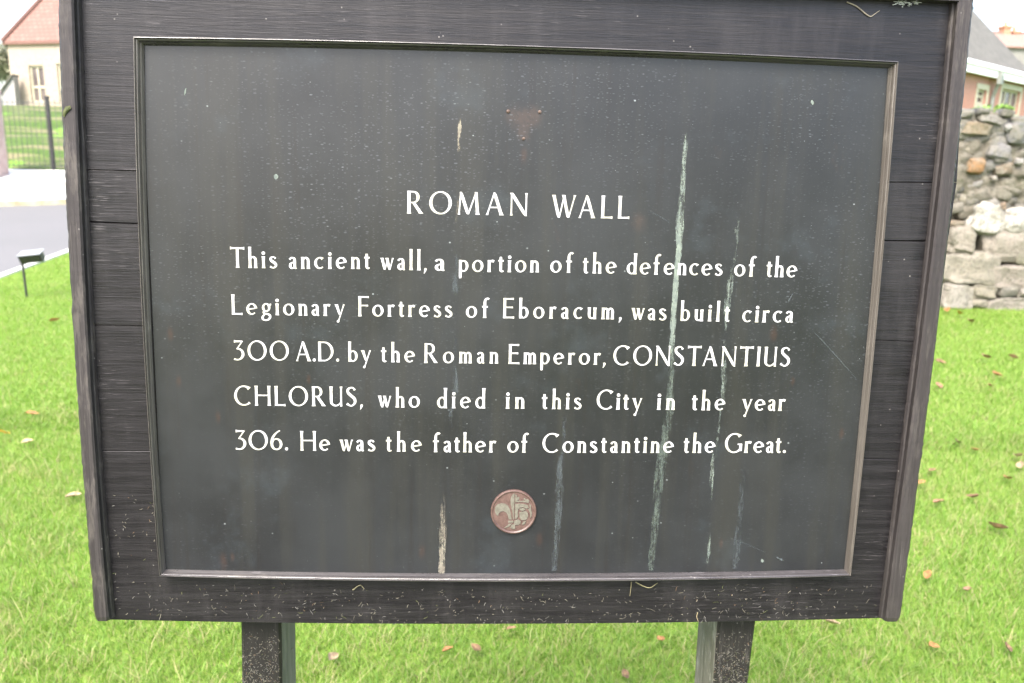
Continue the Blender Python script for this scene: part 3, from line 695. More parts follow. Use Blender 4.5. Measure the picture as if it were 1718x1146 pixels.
stem([(480, 1099), (487, 1091), (495, 1084)], .10, .001, (.36, .34, .22), 'pale straw leaning on the inner side of the left post')
# scrap of green leaf on the left batten
mb = MB()
for k, P in enumerate(([(105, 187), (110, 179), (118, 177), (119, 182), (112, 190), (108, 197), (105, 194)], [(143, 203), (147, 200), (146, 206), (143, 207)])):
    q = [OSW + RSW @ (on_board(u, v, YF - .0015 - .0008 * math.sin(i)) if k == 0 else on_board(u, v, YB - .002)) for i, (u, v) in enumerate(P)]
    mid = sum(q) / len(q) - RSW @ np.array([0, .0012, 0])
    mb.add(q + [mid], [(i, (i + 1) % len(q), len(q)) for i in range(len(q))])
    if k == 0: break
tag(mb.build('leaf_scrap', simple('scrap_green', (.045, .055, .018), (.075, .08, .03), 150, .7)), 'scrap of green leaf stuck on the upper left batten', 'leaf')
# wisp of cobweb under the top rail
mb = MB(); wr = random.Random(3)
for _ in range(34):
    u = wr.uniform(1498, 1540); v = 2 + wr.uniform(0, 9) * (1 - abs(u - 1516) / 45)
    q = [OSW + RSW @ on_board(u + wr.uniform(-9, 9) * t, v + wr.uniform(-3, 3) * t, YB - .003 - .004 * t) for t in (0, .5, 1)]
    mb.tube(q, .00028, 4)
tag(mb.build('cobweb', simple('web', (.5, .52, .5), (.6, .62, .6), 50, .8)), 'wispy grey cobweb tucked under the top rail at the upper right', 'cobweb')

# ------------------------------------------------------------------ lawn blades (uncountable)
def blades(name, N, ylo, yhi, hmin, hmax, w, dens_pow=1.0, straw=.06, rs=1):
    r = np.random.default_rng(rs)
    y = ylo + (yhi - ylo) * r.random(N * 2) ** dens_pow
    half = .72 * y + .7
    x = (r.random(N * 2) * 2 - 1) * half
    ok = (x > XL + .02) & (y < np.where(x < -2.5, 11.6, 9.05))
    # behind the board the lawn is hidden from every side view near the camera, keep it anyway but thinner
    x = x[ok][:N]; y = y[ok][:N]; n = len(x)
    clump = np.array([noise.noise((a * 7, b * 7, 0)) for a, b in zip(x, y)])
    big = np.array([noise.noise((a * .9, b * .9, 5)) for a, b in zip(x, y)])
    h = (hmin + (hmax - hmin) * r.random(n)) * (1 + .35 * clump)
    th = r.random(n) * 2 * np.pi; lean = (.25 + .9 * r.random(n)) * h
    wd = w * (.7 + .6 * r.random(n))
    dx, dy = np.cos(th), np.sin(th); ph = th + np.pi / 2 + r.normal(0, .5, n)
    px, py = np.cos(ph) * wd / 2, np.sin(ph) * wd / 2
    z0 = height(x, y) - .004
    V = np.zeros((n, 7, 3), np.float32)
    for k, (t, s_) in enumerate(((0, 1.0), (.45, .9), (.8, .55))):
        bx = x + dx * lean * t ** 1.8; by = y + dy * lean * t ** 1.8; bz = z0 + h * (t - .12 * t * t)
        V[:, 2 * k, 0] = bx - px * s_; V[:, 2 * k, 1] = by - py * s_; V[:, 2 * k, 2] = bz
        V[:, 2 * k + 1, 0] = bx + px * s_; V[:, 2 * k + 1, 1] = by + py * s_; V[:, 2 * k + 1, 2] = bz
    V[:, 6, 0] = x + dx * lean; V[:, 6, 1] = y + dy * lean; V[:, 6, 2] = z0 + h * .86
    base = np.arange(n, dtype=np.int32)[:, None] * 7
    quads = np.concatenate([base + np.array([0, 1, 3, 2]), base + np.array([2, 3, 5, 4])], 1).reshape(-1, 4)
    tris = base + np.array([4, 5, 6])
    me = bpy.data.meshes.new(name)
    me.vertices.add(n * 7); me.vertices.foreach_set('co', V.ravel())
    nl = n * 11; me.loops.add(nl); me.polygons.add(n * 3)
    loops = np.concatenate([quads.reshape(n, 8), tris], 1).ravel()
    me.loops.foreach_set('vertex_index', loops.astype(np.int32))
    st_ = (np.arange(n)[:, None] * 11 + np.array([0, 4, 8])).ravel()
    me.polygons.foreach_set('loop_start', st_.astype(np.int32))
    me.update(calc_edges=True); me.validate()
    pal = np.array([(.145, .262, .036), (.185, .295, .048), (.22, .305, .065), (.12, .225, .032), (.26, .32, .105)])
    wts = np.stack([np.clip(.30 - .1 * big, .05, 1), np.full(n, .32), np.clip(.2 + .3 * big, .03, 1), np.clip(.14 - .2 * clump, .03, 1), np.full(n, .06)], 1)
    wts /= wts.sum(1, keepdims=True)
    idx = (r.random(n)[:, None] > np.cumsum(wts, 1)).sum(1).clip(0, 4)
    c = pal[idx] * (.75 + .5 * r.random((n, 1)))
    sm = r.random(n) < straw * (1 + 2.0 * np.clip(clump, 0, 1) + 5 * np.clip(np.array([noise.noise((a * 2.3, b * 2.3, 9)) for a, b in zip(x, y)]) - .25, 0, 1)); c[sm] = np.array([.38, .33, .16]) * (.7 + .5 * r.random((sm.sum(), 1)))
    c4 = np.ones((n, 7, 4), np.float32); c4[:, :, :3] = c[:, None, :]
    a = me.attributes.new('tint', 'FLOAT_COLOR', 'POINT'); a.data.foreach_set('color', c4.ravel())
    me.materials.append(m_blade)
    o = bpy.data.objects.new(name, me); COL.objects.link(o)
    return o
m = Mat('grass_blade', .5, .35); at = m.attr().outputs['Color']; m.col(at)
tr = m.n.new('ShaderNodeBsdfTranslucent'); m.put(tr.inputs['Color'], m.mix(.5, at, (.25, .42, .03)))
mx = m.n.new('ShaderNodeMixShader'); mx.inputs[0].default_value = .5
m.l.new(m.b.outputs[0], mx.inputs[1]); m.l.new(tr.outputs[0], mx.inputs[2]); m.l.new(mx.outputs[0], m.n['Material Output'].inputs['Surface'])
m_blade = m.m
ga = blades('grass', 260000, 1.5, 4.6, .018, .050, .0024, 1.0, .14, 11)
gb = blades('grass', 280000, 4.3, 11.5, .020, .047, .0038, 1.0, .08, 12)
gc = blades('grass', 5000, 1.5, 6.0, .055, .10, .0022, .75, .45, 13)
for o in (ga, gb, gc):
    o['kind'] = 'stuff'
tag(ga, 'bright green lawn grass around the posts of the board', 'grass', 'lawn grass')
tag(gc, 'long stray pale blades standing out of the bright green lawn', 'grass', 'lawn grass')
tag(gb, 'bright green lawn grass stretching back to the road and the old wall', 'grass', 'lawn grass')

# ------------------------------------------------------------------ fallen leaves
def leaf(u, v, size, col, curl, label, ang=None, name='fallen_leaf'):
    p = at_z(u, v, .035); m = MB(); n = 8; vs = []; fs = []
    a = random.uniform(0, 6.28) if ang is None else ang
    wf = random.uniform(.42, .62)
    for k in range(n + 1):
        t = k / n; w = math.sin(math.pi * min(1, t * .96 + .02) ** .8) ** .8 * wf / 2
        if k == n: w = .01
        bend = curl * (t - .5) ** 2 * 1.5
        for q in (-1, -.5, 0, .5, 1):
            vs.append(((t - .5) + .03 * noise.noise((u, k * .8, q)), q * w + .05 * math.sin(t * 3), bend + abs(q) * w * (.45 + curl) + .05 * noise.noise((u * .3, k * .6, q * 1.4))))
    for k in range(n):
        for i in range(4): fs.append((k * 5 + i, k * 5 + i + 1, (k + 1) * 5 + i + 1, (k + 1) * 5 + i))
    R = Matrix.Rotation(a, 3, 'Z') @ Matrix.Rotation(random.uniform(-.5, .5), 3, 'X') @ Matrix.Rotation(random.uniform(-.35, .35), 3, 'Y')
    vs = [tuple(R @ (Vector(q) * size * .82)) for q in vs]
    m.add(vs, fs)
    o = m.build(name, mleaf(col), None, True); o.location = tuple(p)
    return tag(o, label, 'leaf', 'fallen leaves on the lawn')
_lm = {}
def mleaf(col):
    if col not in _lm:
        m = Mat('dead_leaf', .7, .3); n1 = m.noise(60, 4, .6); n2 = m.noise(18, 3, .6)
        m.col(m.mix(m.ramp(n1, .4, .7), m.mix(m.ramp(n2, .35, .65), col, tuple(x * .72 for x in col)), tuple(x * .45 for x in col)))
        _lm[col] = m.m
    return _lm[col]
TAN, ORG, PNK, YEL, BRN = (.34, .25, .15), (.30, .15, .055), (.30, .17, .10), (.42, .27, .035), (.19, .115, .06)
for args in [
 (558, 1106, .062, TAN, .5, 'curled tan leaf in the grass beside the left post', 1.2),
 (752, 1091, .045, ORG, .3, 'orange leaf in the grass under the middle of the board', .3),
 (799, 1087, .045, BRN, .4, 'brown folded leaf just right of the orange leaf under the board', 2.4),
 (1110, 1074, .06, ORG, .4, 'upright orange leaf in the grass left of the right post', 1.9),
 (1050, 1132, .05, BRN, .3, 'brown leaf scrap low in the frame left of the right post', 1.7),
 (858, 1055, .04, BRN, .3, 'dark brown leaf scrap right under the lower edge of the board', .2),
 (1396, 1046, .075, TAN, .3, 'pale tan leaf at the lower edge of the board right of the right post', .2),
 (1673, 886, .115, PNK, .4, 'large pinkish tan leaf on the lawn right of the board, the biggest there', 1.9),
 (1691, 803, .075, ORG, .25, 'round orange leaf on the lawn above the big pinkish leaf', .4),
 (1557, 966, .07, ORG, .3, 'orange and yellow leaf beside the lower right corner of the board', .9),
 (1625, 991, .07, PNK, .35, 'pinkish leaf on the lawn right of the board corner', 1.0),
 (1566, 1086, .06, ORG, .3, 'small orange leaf in the lower right grass', .2),
 (1690, 1087, .065, BRN, .3, 'dull brown leaf at the lower right edge of the lawn', 1.3),
 (1578, 609, .13, BRN, .3, 'dark brown leaf close to the right batten, near the old wall', .1),
 (1673, 630, .13, ORG, .3, 'orange brown leaf between the old wall and the middle of the right lawn', .2),
 (1611, 527, .15, YEL, .3, 'bright yellow leaf at the foot of the old wall', 1.3),
 (1591, 521, .13, ORG, .3, 'orange leaf left of the yellow one at the wall foot', .9),
 (1629, 540, .15, PNK, .3, 'pinkish leaf right of the yellow one at the wall foot', .6),
 (1655, 600, .12, PNK, .3, 'small pinkish leaf in the shade of the old wall on the lawn', .3),
 (1700, 600, .12, PNK, .3, 'pinkish leaf near the right edge in front of the wall', .2),
 (1661, 648, .10, ORG, .3, 'small ochre leaf below the orange brown leaf near the wall', .5),
 (1575, 648, .10, PNK, .3, 'small pinkish leaf below the dark brown leaf by the batten', 1.5),
 (1607, 743, .085, BRN, .3, 'brown leaf halfway down the right lawn', .7),
 (1636, 755, .08, ORG, .3, 'orange leaf right of the brown one halfway down the right lawn', 1.6),
 (1709, 766, .09, TAN, .3, 'pale tan leaf at the right edge halfway down the lawn', .5),
 (1714, 782, .09, TAN, .3, 'second tan leaf at the right edge just below the first', 1.0),
 (1546, 811, .065, ORG, .3, 'orange leaf close beside the right batten', .4),
 (1632, 834, .075, BRN, .4, 'dark curled brown leaf left of and above the big pinkish leaf', 2.2),
 (1565, 790, .06, BRN, .3, 'dark brown scrap right of the batten above the orange leaf', .4),
 (1576, 843, .07, PNK, .3, 'faint pinkish leaf right of the batten below the orange leaf', .1),
 (54, 695, .085, ORG, .3, 'small orange leaf on the left lawn', .3),
 (46, 743, .075, TAN, .3, 'straw coloured leaf on the left lawn below the orange one', .2),
 (5, 726, .085, YEL, .3, 'yellowish leaf at the left edge of the lawn', .2),
 (124, 833, .085, TAN, .2, 'long straw coloured leaf beside the left batten', .15),
 (92, 538, .11, ORG, .3, 'small ochre leaf far back on the left lawn beside the batten', .15)]:
    leaf(*args)

# ------------------------------------------------------------------ floodlight on a stake
gp = at_z(45, 499, 0.0); hd = at_y(54, 436, gp[1])
fl = empty('floodlight', tuple(gp), 'small black floodlight on a leaning stake at the lawn edge', 'floodlight')
fl_loc = lambda p: tuple(np.array(p) - gp)
m_blk = simple('black_enamel', (.018, .018, .02), (.03, .03, .032), 30, .35, 0, spec=.5)
m_steel = simple('pale_metal', (.22, .225, .23), (.28, .285, .29), 30, .4, 0, spec=.6)
mb = MB(); top = at_y(37.5, 440, gp[1])
mb.tube([fl_loc(gp + np.array([0, 0, -.1])), (0, 0, .0), fl_loc(top)], .012, 10); mb.build('stake', m_blk, fl)
L = at_y(36, 434, gp[1]); Rr = at_y(73, 430, gp[1]); wv = Vector(Rr - L); wdt = wv.length
X = wv.normalized(); Yv = Vector((0, 1, 0)); Yv = (Yv - X * X.dot(Yv)).normalized(); Zv = X.cross(Yv)
tilt = Matrix.Rotation(math.radians(20), 3, X); Yv = tilt @ Yv; Zv = tilt @ Zv
hc = Vector((L + Rr) / 2 - gp)
HM = Matrix(((X[0], Yv[0], Zv[0], hc[0]), (X[1], Yv[1], Zv[1], hc[1]), (X[2], Yv[2], Zv[2], hc[2]), (0, 0, 0, 1)))
hb = MB(); h2 = wdt / 2; secs = []
for y, z0, z1, ins in ((-.045, -.036, .040, 0.0), (-.038, -.040, .044, 0.0), (.02, -.036, .040, .004), (.055, -.022, .025, .02)):
    secs.append([tuple(HM @ Vector(p)) for p in ((-h2 + ins, y, z0), (h2 - ins, y, z0), (h2 - ins, y, z1), (-h2 + ins, y, z1))])
hb.loft(secs); hb.build('housing', m_blk, fl)
cb = MB(); cb.box((-h2 - .004, -.052, .0465), (h2 + .003, .06, .053), HM); cb.build('visor', m_steel, fl)
gl = MB(); gl.box((-h2 + .012, -.0485, -.029), (h2 - .012, -.0455, .033), HM); gl.build('lens', simple('dark_glass', (.01, .012, .012), (.015, .017, .016), 20, .12, 0, spec=.6), fl)
bk = MB(); bk.tube([tuple(HM @ Vector((-h2 - .012, 0, -.03))), fl_loc(top), tuple(HM @ Vector((-h2 + .02, .0, -.058)))], .010, 8); bk.build('bracket', m_blk, fl)

# ------------------------------------------------------------------ fence, pillar
m_iron = simple('black_iron', (.02, .02, .02), (.035, .035, .035), 20, .5)
m_bar = simple('grey_green_iron', (.07, .07, .065), (.10, .10, .09), 20, .6)
fx0 = at_y(11, 286, Y_FENCE)[0]; fxp = at_y(90.5, 286, Y_FENCE)[0]
zf = float(height(fx0, Y_FENCE))
ztop = HZ(86, 163, Y_FENCE) - zf
fence = empty('iron_railing', ((fx0 + fxp) / 2, Y_FENCE, zf), 'black iron railing with thin uprights in front of the grassy bank', 'fence')
cx = (fx0 + fxp) / 2
for px_ in (fxp, fxp + 1.6, fxp + 3.2):
    m = MB(); m.box((px_ - cx - .03, -.03, -.1), (px_ - cx + .03, .03, ztop)); m.box((px_ - cx - .036, -.036, ztop), (px_ - cx + .036, .036, ztop + .02)); m.build('railing_post', m_iron, fence)
for z in (.10, ztop - .12):
    m = MB(); m.box((fx0 - cx, -.012, z), (fxp + 3.2 - cx, .006, z + .014)); m.build('rail', m_bar, fence)
m = MB(); xx = fx0 - cx + .06
while xx < fxp + 3.1 - cx:
    m.tube([(xx, 0, .05), (xx, 0, ztop - .05)], .006, 6); xx += .105
m.build('uprights', m_bar, fence)
pp = at_y(-6, 312, 16.2); m_pil = simple('pinkish_stone', (.36, .26, .235), (.42, .32, .29), 4, .85, .3, .01)
pw = .45; zt = HZ(3, 158, 16.2) - pp[2]
pil = empty('gate_pillar', (pp[0] - pw / 2, 16.2 + pw / 2, pp[2]), 'pinkish stone gate pillar at the left edge where the railing ends', 'pillar')
m = MB(); m.box((-pw / 2, -pw / 2, -.2), (pw / 2, pw / 2, zt)); m.build('shaft', m_pil, pil)
m = MB(); m.box((-pw / 2 - .02, -pw / 2 - .02, zt), (pw / 2 + .02, pw / 2 + .02, zt + .08)); secs = [[(-.24, -.24, zt + .08), (.24, -.24, zt + .08), (.24, .24, zt + .08), (-.24, .24, zt + .08)], [(-.05, -.05, zt + .2), (.05, -.05, zt + .2), (.05, .05, zt + .2), (-.05, .05, zt + .2)]]
m.loft(secs); m.build('coping', m_pil, pil)

# ------------------------------------------------------------------ cream house on the left
m_cream_w = Mat('cream_stone_wall', .9, .2); n1 = m_cream_w.noise(2.5, 5, .6); n2 = m_cream_w.noise(14, 4, .6)
m_cream_w.col(m_cream_w.mix(m_cream_w.ramp(n1, .35, .65), (.30, .25, .20), m_cream_w.mix(m_cream_w.ramp(n2, .4, .6), (.36, .31, .255), (.25, .205, .165)))); m_cream_w.bump(n2, .3, .02)
def tile_mat(name, c1, c2, sc=(4.2, 5.5, 5.5)):
    m = Mat(name, .85, .2); t = m.n.new('ShaderNodeTexBrick'); m.l.new(m.tc.outputs['UV'], t.inputs[0])
    t.inputs['Color1'].default_value = (*c1, 1); t.inputs['Color2'].default_value = (*c2, 1); t.inputs['Mortar'].default_value = (*[x * .6 for x in c1], 1)
    t.inputs['Scale'].default_value = 1; t.inputs['Brick Width'].default_value = .22; t.inputs['Row Height'].default_value = .16; t.inputs['Mortar Size'].default_value = .012
    n = m.noise(2.2, 5, .6); m.col(m.mix(m.math('MULTIPLY', m.ramp(n, .4, .65), .45), t.outputs['Color'], tuple(x * .7 for x in c2))); return m.m
def uv_planar(o):
    me = o.data; uv = me.uv_layers.new(name='UVMap')
    for p in me.polygons:
        n = p.normal; t = Vector((0, 0, 1)).cross(n)
        t = t.normalized() if t.length > 1e-3 else Vector((1, 0, 0)); b = n.cross(t)
        for li in p.loop_indices:
            q = me.vertices[me.loops[li].vertex_index].co; uv.data[li].uv = (q.dot(t), q.dot(b))
m_tile = tile_mat('red_roof_tiles', (.185, .102, .084), (.22, .125, .105))
m_slate = tile_mat('grey_slates', (.105, .10, .088), (.145, .137, .12))
m_frame = simple('cream_window_stone', (.36, .33, .25), (.42, .385, .30), 9, .8)
m_glass = simple('window_glass', (.075, .06, .062), (.13, .105, .10), 2, .15, 0, spec=.5)
m_trim = simple('white_paint', (.80, .79, .79), (.84, .83, .83), 6, .5)
m_pipe = simple('grey_green_pipe', (.16, .17, .16), (.22, .23, .21), 12, .5)
def brick_mat(name, c1, c2, mo):
    m = Mat(name, .9, .2); t = m.n.new('ShaderNodeTexBrick'); m.l.new(m.tc.outputs['UV'], t.inputs[0])
    t.inputs['Color1'].default_value = (*c1, 1); t.inputs['Color2'].default_value = (*c2, 1); t.inputs['Mortar'].default_value = (*mo, 1)
    t.inputs['Scale'].default_value = 1; t.inputs['Brick Width'].default_value = .225; t.inputs['Row Height'].default_value = .075; t.inputs['Mortar Size'].default_value = .010
    n = m.noise(1.7, 5, .6); m.col(m.mix(m.math('MULTIPLY', m.ramp(n, .45, .7), .4), t.outputs['Color'], tuple(x * 1.15 for x in c2))); return m.m
m_brick = brick_mat('red_brick', (.33, .14, .10), (.36, .165, .125), (.33, .25, .215))

def house(name, label, p0, ang, length, depth, eave, pitch, wall_m, roof_m, wins, hip=True, over=.25, zbase=0.0, door=None, drop=1.0):
    """p0: front left corner on the ground, front runs along ang; wins: (along, width, sill, head, n mullions, transom)"""
    h = empty(name, (p0[0], p0[1], zbase), label, 'house', None, ang)
    w = MB(); xs = sorted({0.0, length, *[a for q in wins for a in (q[0], q[0] + q[1])]})
    zs = sorted({-drop, eave, *[z for q in wins for z in (q[2], q[3])]})
    def hole(xa, za): return any(q[0] <= xa < q[0] + q[1] - 1e-6 and q[2] <= za < q[3] - 1e-6 for q in wins)
    for i in range(len(xs) - 1):
        for j in range(len(zs) - 1):
            if not hole(xs[i], zs[j]):
                w.add([(xs[i], 0, zs[j]), (xs[i + 1], 0, zs[j]), (xs[i + 1], 0, zs[j + 1]), (xs[i], 0, zs[j + 1])], [(0, 1, 2, 3)])
    w.add([(0, 0, -drop), (0, depth, -drop), (0, depth, eave), (0, 0, eave)], [(0, 1, 2, 3)])
    w.add([(length, 0, -drop), (length, depth, -drop), (length, depth, eave), (length, 0, eave)], [(0, 1, 2, 3)])
    w.add([(0, depth, -drop), (length, depth, -drop), (length, depth, eave), (0, depth, eave)], [(0, 1, 2, 3)])
    for q in wins:                                        # reveals
        a, b, c_, d = q[0], q[0] + q[1], q[2], q[3]
        w.add([(a, 0, c_), (b, 0, c_), (b, 0, d), (a, 0, d), (a, .16, c_), (b, .16, c_), (b, .16, d), (a, .16, d)], [(0, 1, 5, 4), (1, 2, 6, 5), (2, 3, 7, 6), (3, 0, 4, 7)])
    if not hip:
        rh = depth / 2 * math.tan(pitch)
        for xq in (0, length): w.add([(xq, 0, eave), (xq, depth, eave), (xq, depth / 2, eave + rh)], [(0, 1, 2)])
    wo = w.build('wall', wall_m, h); uv_planar(wo)
    for q in wins:
        a, b, c_, d = q[0], q[0] + q[1], q[2], q[3]; f = MB(); t = min(.07, (b - a) * .1)
        f.box((a, .06, c_), (a + t, .14, d)); f.box((b - t, .06, c_), (b, .14, d)); f.box((a + t, .06, d - t), (b - t, .14, d)); f.box((a + t, .06, c_), (b - t, .14, c_ + t))
        for k in range(1, q[4] + 1):
            xm = a + (b - a) * k / (q[4] + 1); f.box((xm - .035, .065, c_ + t), (xm + .035, .135, d - t))
        if q[5]:
            zm = c_ + (d - c_) * q[5]; f.box((a + t, .07, zm - .035), (b - t, .13, zm + .035))
        fo = f.build('window', m_frame, h)
        gq = MB(); gq.box((a + t * .5, .10, c_ + t * .5), (b - t * .5, .115, d - t * .5)); gq.build('pane', m_glass, fo)
        if q[6]:
            su = MB(); s_ = q[6]
            su.box((a - s_, -.03, c_ - .14), (b + s_, -.004, c_)); su.box((a - s_, -.03, d), (b + s_, -.004, d + .16)); su.box((a - s_, -.028, c_), (a, -.004, d)); su.box((b, -.028, c_), (b + s_, -.004, d))
            su.build('surround', m_frame, fo)
    tp = math.tan(pitch); r = MB(); D = depth + 2 * over; Lh = length + 2 * over; z0 = eave - over * tp + .12; rz_ = z0 + D / 2 * tp
    x0, x1, y0, y1 = -over, length + over, -over, depth + over
    ins = D / 2 if hip else 0.0
    A, B_, C_, D_, E_, F_ = (x0, y0, z0), (x1, y0, z0), (x1, y1, z0), (x0, y1, z0), (x0 + ins, depth / 2, rz_), (x1 - ins, depth / 2, rz_)
    dn = lambda p: (p[0], p[1], p[2] - .09)
    vs = [A, B_, C_, D_, E_, F_] + [dn(p) for p in (A, B_, C_, D_, E_, F_)]
    r.add(vs, [(0, 1, 5, 4), (2, 3, 4, 5), (3, 0, 4), (1, 2, 5), (6, 10, 11, 7), (8, 11, 10, 9), (9, 10, 6), (7, 11, 8), (0, 6, 7, 1), (1, 7, 8, 2), (2, 8, 9, 3), (3, 9, 6, 0)] if hip else
          [(0, 1, 5, 4), (2, 3, 4, 5), (6, 10, 11, 7), (8, 11, 10, 9), (0, 6, 7, 1), (2, 8, 9, 3), (0, 4, 10, 6), (4, 3, 9, 10), (1, 7, 11, 5), (5, 11, 8, 2)])
    ro = r.build('roof', roof_m, h); uv_planar(ro)
    rc = MB()
    segs = [(E_, F_), (A, E_), (D_, E_), (B_, F_), (C_, F_)] if hip else [(E_, F_)]
    for p, q in segs: rc.tube([Vector(p) + Vector((0, 0, .0)), Vector(q)], .09, 8)
    rc.build('ridge_tiles', roof_m, ro)
    return h, (x0, x1, y0, y1, z0, rz_)

YH = 30.0; aH = math.radians(-18)
cL = at_y(20, 150, YH); zb_h = Z_BANK + .2
def along(u, v, p, ang):
    """distance along a wall (from p, direction ang) and height of the wall point seen at u, v"""
    d = ray(u, v); dx, dy = math.cos(ang), math.sin(ang)
    A_ = np.array([[d[0], -dx], [d[1], -dy]]); s_ = np.linalg.solve(A_, np.array([p[0], p[1]]))
    return s_[1], CAM_Z + d[2] * s_[0]
def win(u0, v0, u1, v1, p, ang, zb_, mul, tr_, sur=0.0):
    a, zt_ = along(u0, v0, p, ang); b, zs_ = along(u1, v1, p, ang); return (a, b - a, zs_ - zb_, zt_ - zb_, mul, tr_, sur)
ev = along(60, 79, cL, aH)[1] - zb_h
w1 = win(47.5, 110, 78, 172, cL, aH, zb_h, 1, .42); w2 = win(94.5, 107, 126, 171, cL, aH, zb_h, 1, .42)
house('cream_house', 'cream stone house with a red tiled hipped roof above the grassy bank', cL, aH, 11.0, 7.5, ev + .22, math.radians(58), m_cream_w.m, m_tile, [w1, w2, (w2[0] + 2.2, w2[1], w2[2], w2[3], 1, .42, 0), (w2[0] + 4.4, w2[1], w2[2], w2[3], 1, .42, 0)], True, .10, zb_h)
# lean-to at its left
m_gw = simple('pale_grey_render', (.27, .25, .25), (.31, .29, .29), 3, .9)
YO = 29.4; pO = at_y(14, 150, YO); z27 = float(height(pO[0], YO)); out = empty('outbuilding', (pO[0], YO, z27), 'low pale grey lean-to with a sloping roof at the left corner of the cream house', 'shed')
Lq = [at_y(u, v, YO) - np.array([pO[0], YO, z27]) for u, v in ((4, 153), (22, 128))]
m = MB(); m.loft([[(Lq[0][0], y, -.5), (Lq[1][0], y, -.5), (Lq[1][0], y, Lq[1][2]), (Lq[0][0], y, Lq[0][2])] for y in (0, .3)]); m.build('wall', m_gw, out)
m = MB(); sl_ = (Lq[1][2] - Lq[0][2]) / (Lq[1][0] - Lq[0][0])
m.loft([[(Lq[0][0] - .12, y, Lq[0][2] - .12 * sl_ + .004), (Lq[1][0], y, Lq[1][2] + .004), (Lq[1][0], y, Lq[1][2] + .06), (Lq[0][0] - .12, y, Lq[0][2] - .12 * sl_ + .06)] for y in (-.08, .34)])
uv_planar(m.build('roof', m_slate, out))

# ------------------------------------------------------------------ brick house on the right
aB = math.radians(90 - 46.0); YB0 = 22.0
pB = at_y(1500, 180, YB0); zB = 0.0
def bwin(u0, v0, u1, v1, m_, t_, s_): return win(u0, v0, u1, v1, pB, aB, zB, m_, t_, s_)
evB = along(1660, 118, pB, aB)[1]
LB, DB = along(1735, 120, pB, aB)[0], 4.6
rp = pB + LB * np.array([math.cos(aB), math.sin(aB), 0]) + DB / 2 * np.array([-math.sin(aB), math.cos(aB), 0])
rr0 = ray(1642, 20); zr = CAM_Z + rr0[2] / rr0[1] * rp[1]
b1 = bwin(1640.5, 149, 1652, 176, 0, .55, .14); b2 = bwin(1681, 148, 1706, 192, 2, None, .14)
hB, dims = house('brick_house', 'red brick house with grey slate roof and white gutter board behind the old wall', pB, aB, LB, DB, evB, math.atan2(zr - evB, DB / 2), m_brick, m_slate, [b1, b2], False, .12, zB)
m = MB(); m.box((-.12, -.20, evB - .22), (LB + .1, -.125, evB + .13)); m.build('gutter_board', m_trim, hB)
m = MB(); m.box((-.12, -.255, evB + .0), (LB + .1, -.205, evB + .06)); m.build('gutter', m_trim, hB)
dp, dzp = along(1664, 125, pB, aB)
m = MB(); m.tube([(dp, -.26, evB - .02), (dp, -.24, evB - .3), (dp + .15, -.07, evB - .75), (dp + .15, -.07, evB - 2.2), (dp + .15, -.07, -.1)], .06, 10); m.build('downpipe', m_pipe, hB)
m = MB(); m.box((dp - .12, -.32, evB - .40), (dp + .12, -.204, evB - .14)); m.build('hopper', m_pipe, hB)

# distant house with two orange chimneys, seen over the slates
YD = 48.0; aD = math.radians(4); pD = at_y(1679, 100, YD); m_och = brick_mat('orange_chimney_brick', (.34, .15, .075), (.38, .18, .10), (.34, .26, .2))
eD = HZ(1695, 80, YD); rD = CAM_Z + ray(1700, 59)[2] / ray(1700, 59)[1] * (YD + 3)
hD, dd = house('distant_house', 'distant house with pinkish tiled roof and two orange chimneys seen over the slates', (pD[0], YD), aD, 14.0, 6.0, eD, math.atan2(rD - eD, 3), simple('grey_render', (.17, .16, .15), (.21, .2, .185), 2, .9), tile_mat('hazy_red_tiles', (.25, .15, .12), (.30, .19, .155)), [], False, .15, 0.0)  # paler tile tones carry the haze over the far roof
for (u, vt, wd) in ((1687.5, 39, .42), (1702, 48, .36)):
    a_, z_ = along(u, vt, (pD[0] - 3 * math.sin(aD), YD + 3 * math.cos(aD)), aD)
    m = MB(); m.box((a_ - wd / 2, 3 - .28, dd[5] - .4), (a_ + wd / 2, 3 + .28, z_ - .28)); m.box((a_ - wd / 2 - .05, 3 - .33, z_ - .28), (a_ + wd / 2 + .05, 3 + .33, z_ - .16))
    m.tube([(a_, 3, z_ - .16), (a_, 3, z_ + .1)], .11, 10, .09)
    co = m.build('chimney', m_och, hD); uv_planar(co)

# ------------------------------------------------------------------ old rubble wall
YW = at_z(1650, 517, 0)[1]
PXM = YW / F_PX
m_rub = Mat('old_stone', .92, .2); tint = m_rub.attr().outputs['Color']; n1 = m_rub.noise(9, 7, .72); n2 = m_rub.noise(38, 6, .75)
cc = m_rub.mix(m_rub.ramp(n1, .38, .62, 0, .75), tint, (.205, .19, .155)); cc = m_rub.mix(m_rub.ramp(n2, .50, .66, 0, .65), cc, (.075, .067, .054))
cc = m_rub.mix(m_rub.math('MULTIPLY', m_rub.ramp(m_rub.noise(5, 5, .7, m_rub.map((1, 1, 1), (4, 4, 4))), .56, .66), .45), cc, (.075, .082, .038))
m_rub.col(cc); m_rub.bump(m_rub.math('ADD', n1, n2), .8, .04)
import bmesh
bm = bmesh.new(); bmesh.ops.create_icosphere(bm, subdivisions=4, radius=1.0); bm.verts.ensure_lookup_table()
ICO_V = np.array([v.co[:] for v in bm.verts]); ICO_F = [tuple(v.index for v in f.verts) for f in bm.faces]; bm.free()
bm = bmesh.new(); bmesh.ops.create_icosphere(bm, subdivisions=2, radius=1.0)
bm.verts.ensure_lookup_table(); ICO2_V = np.array([v.co[:] for v in bm.verts]); ICO2_F = [tuple(v.index for v in f.verts) for f in bm.faces]; bm.free()
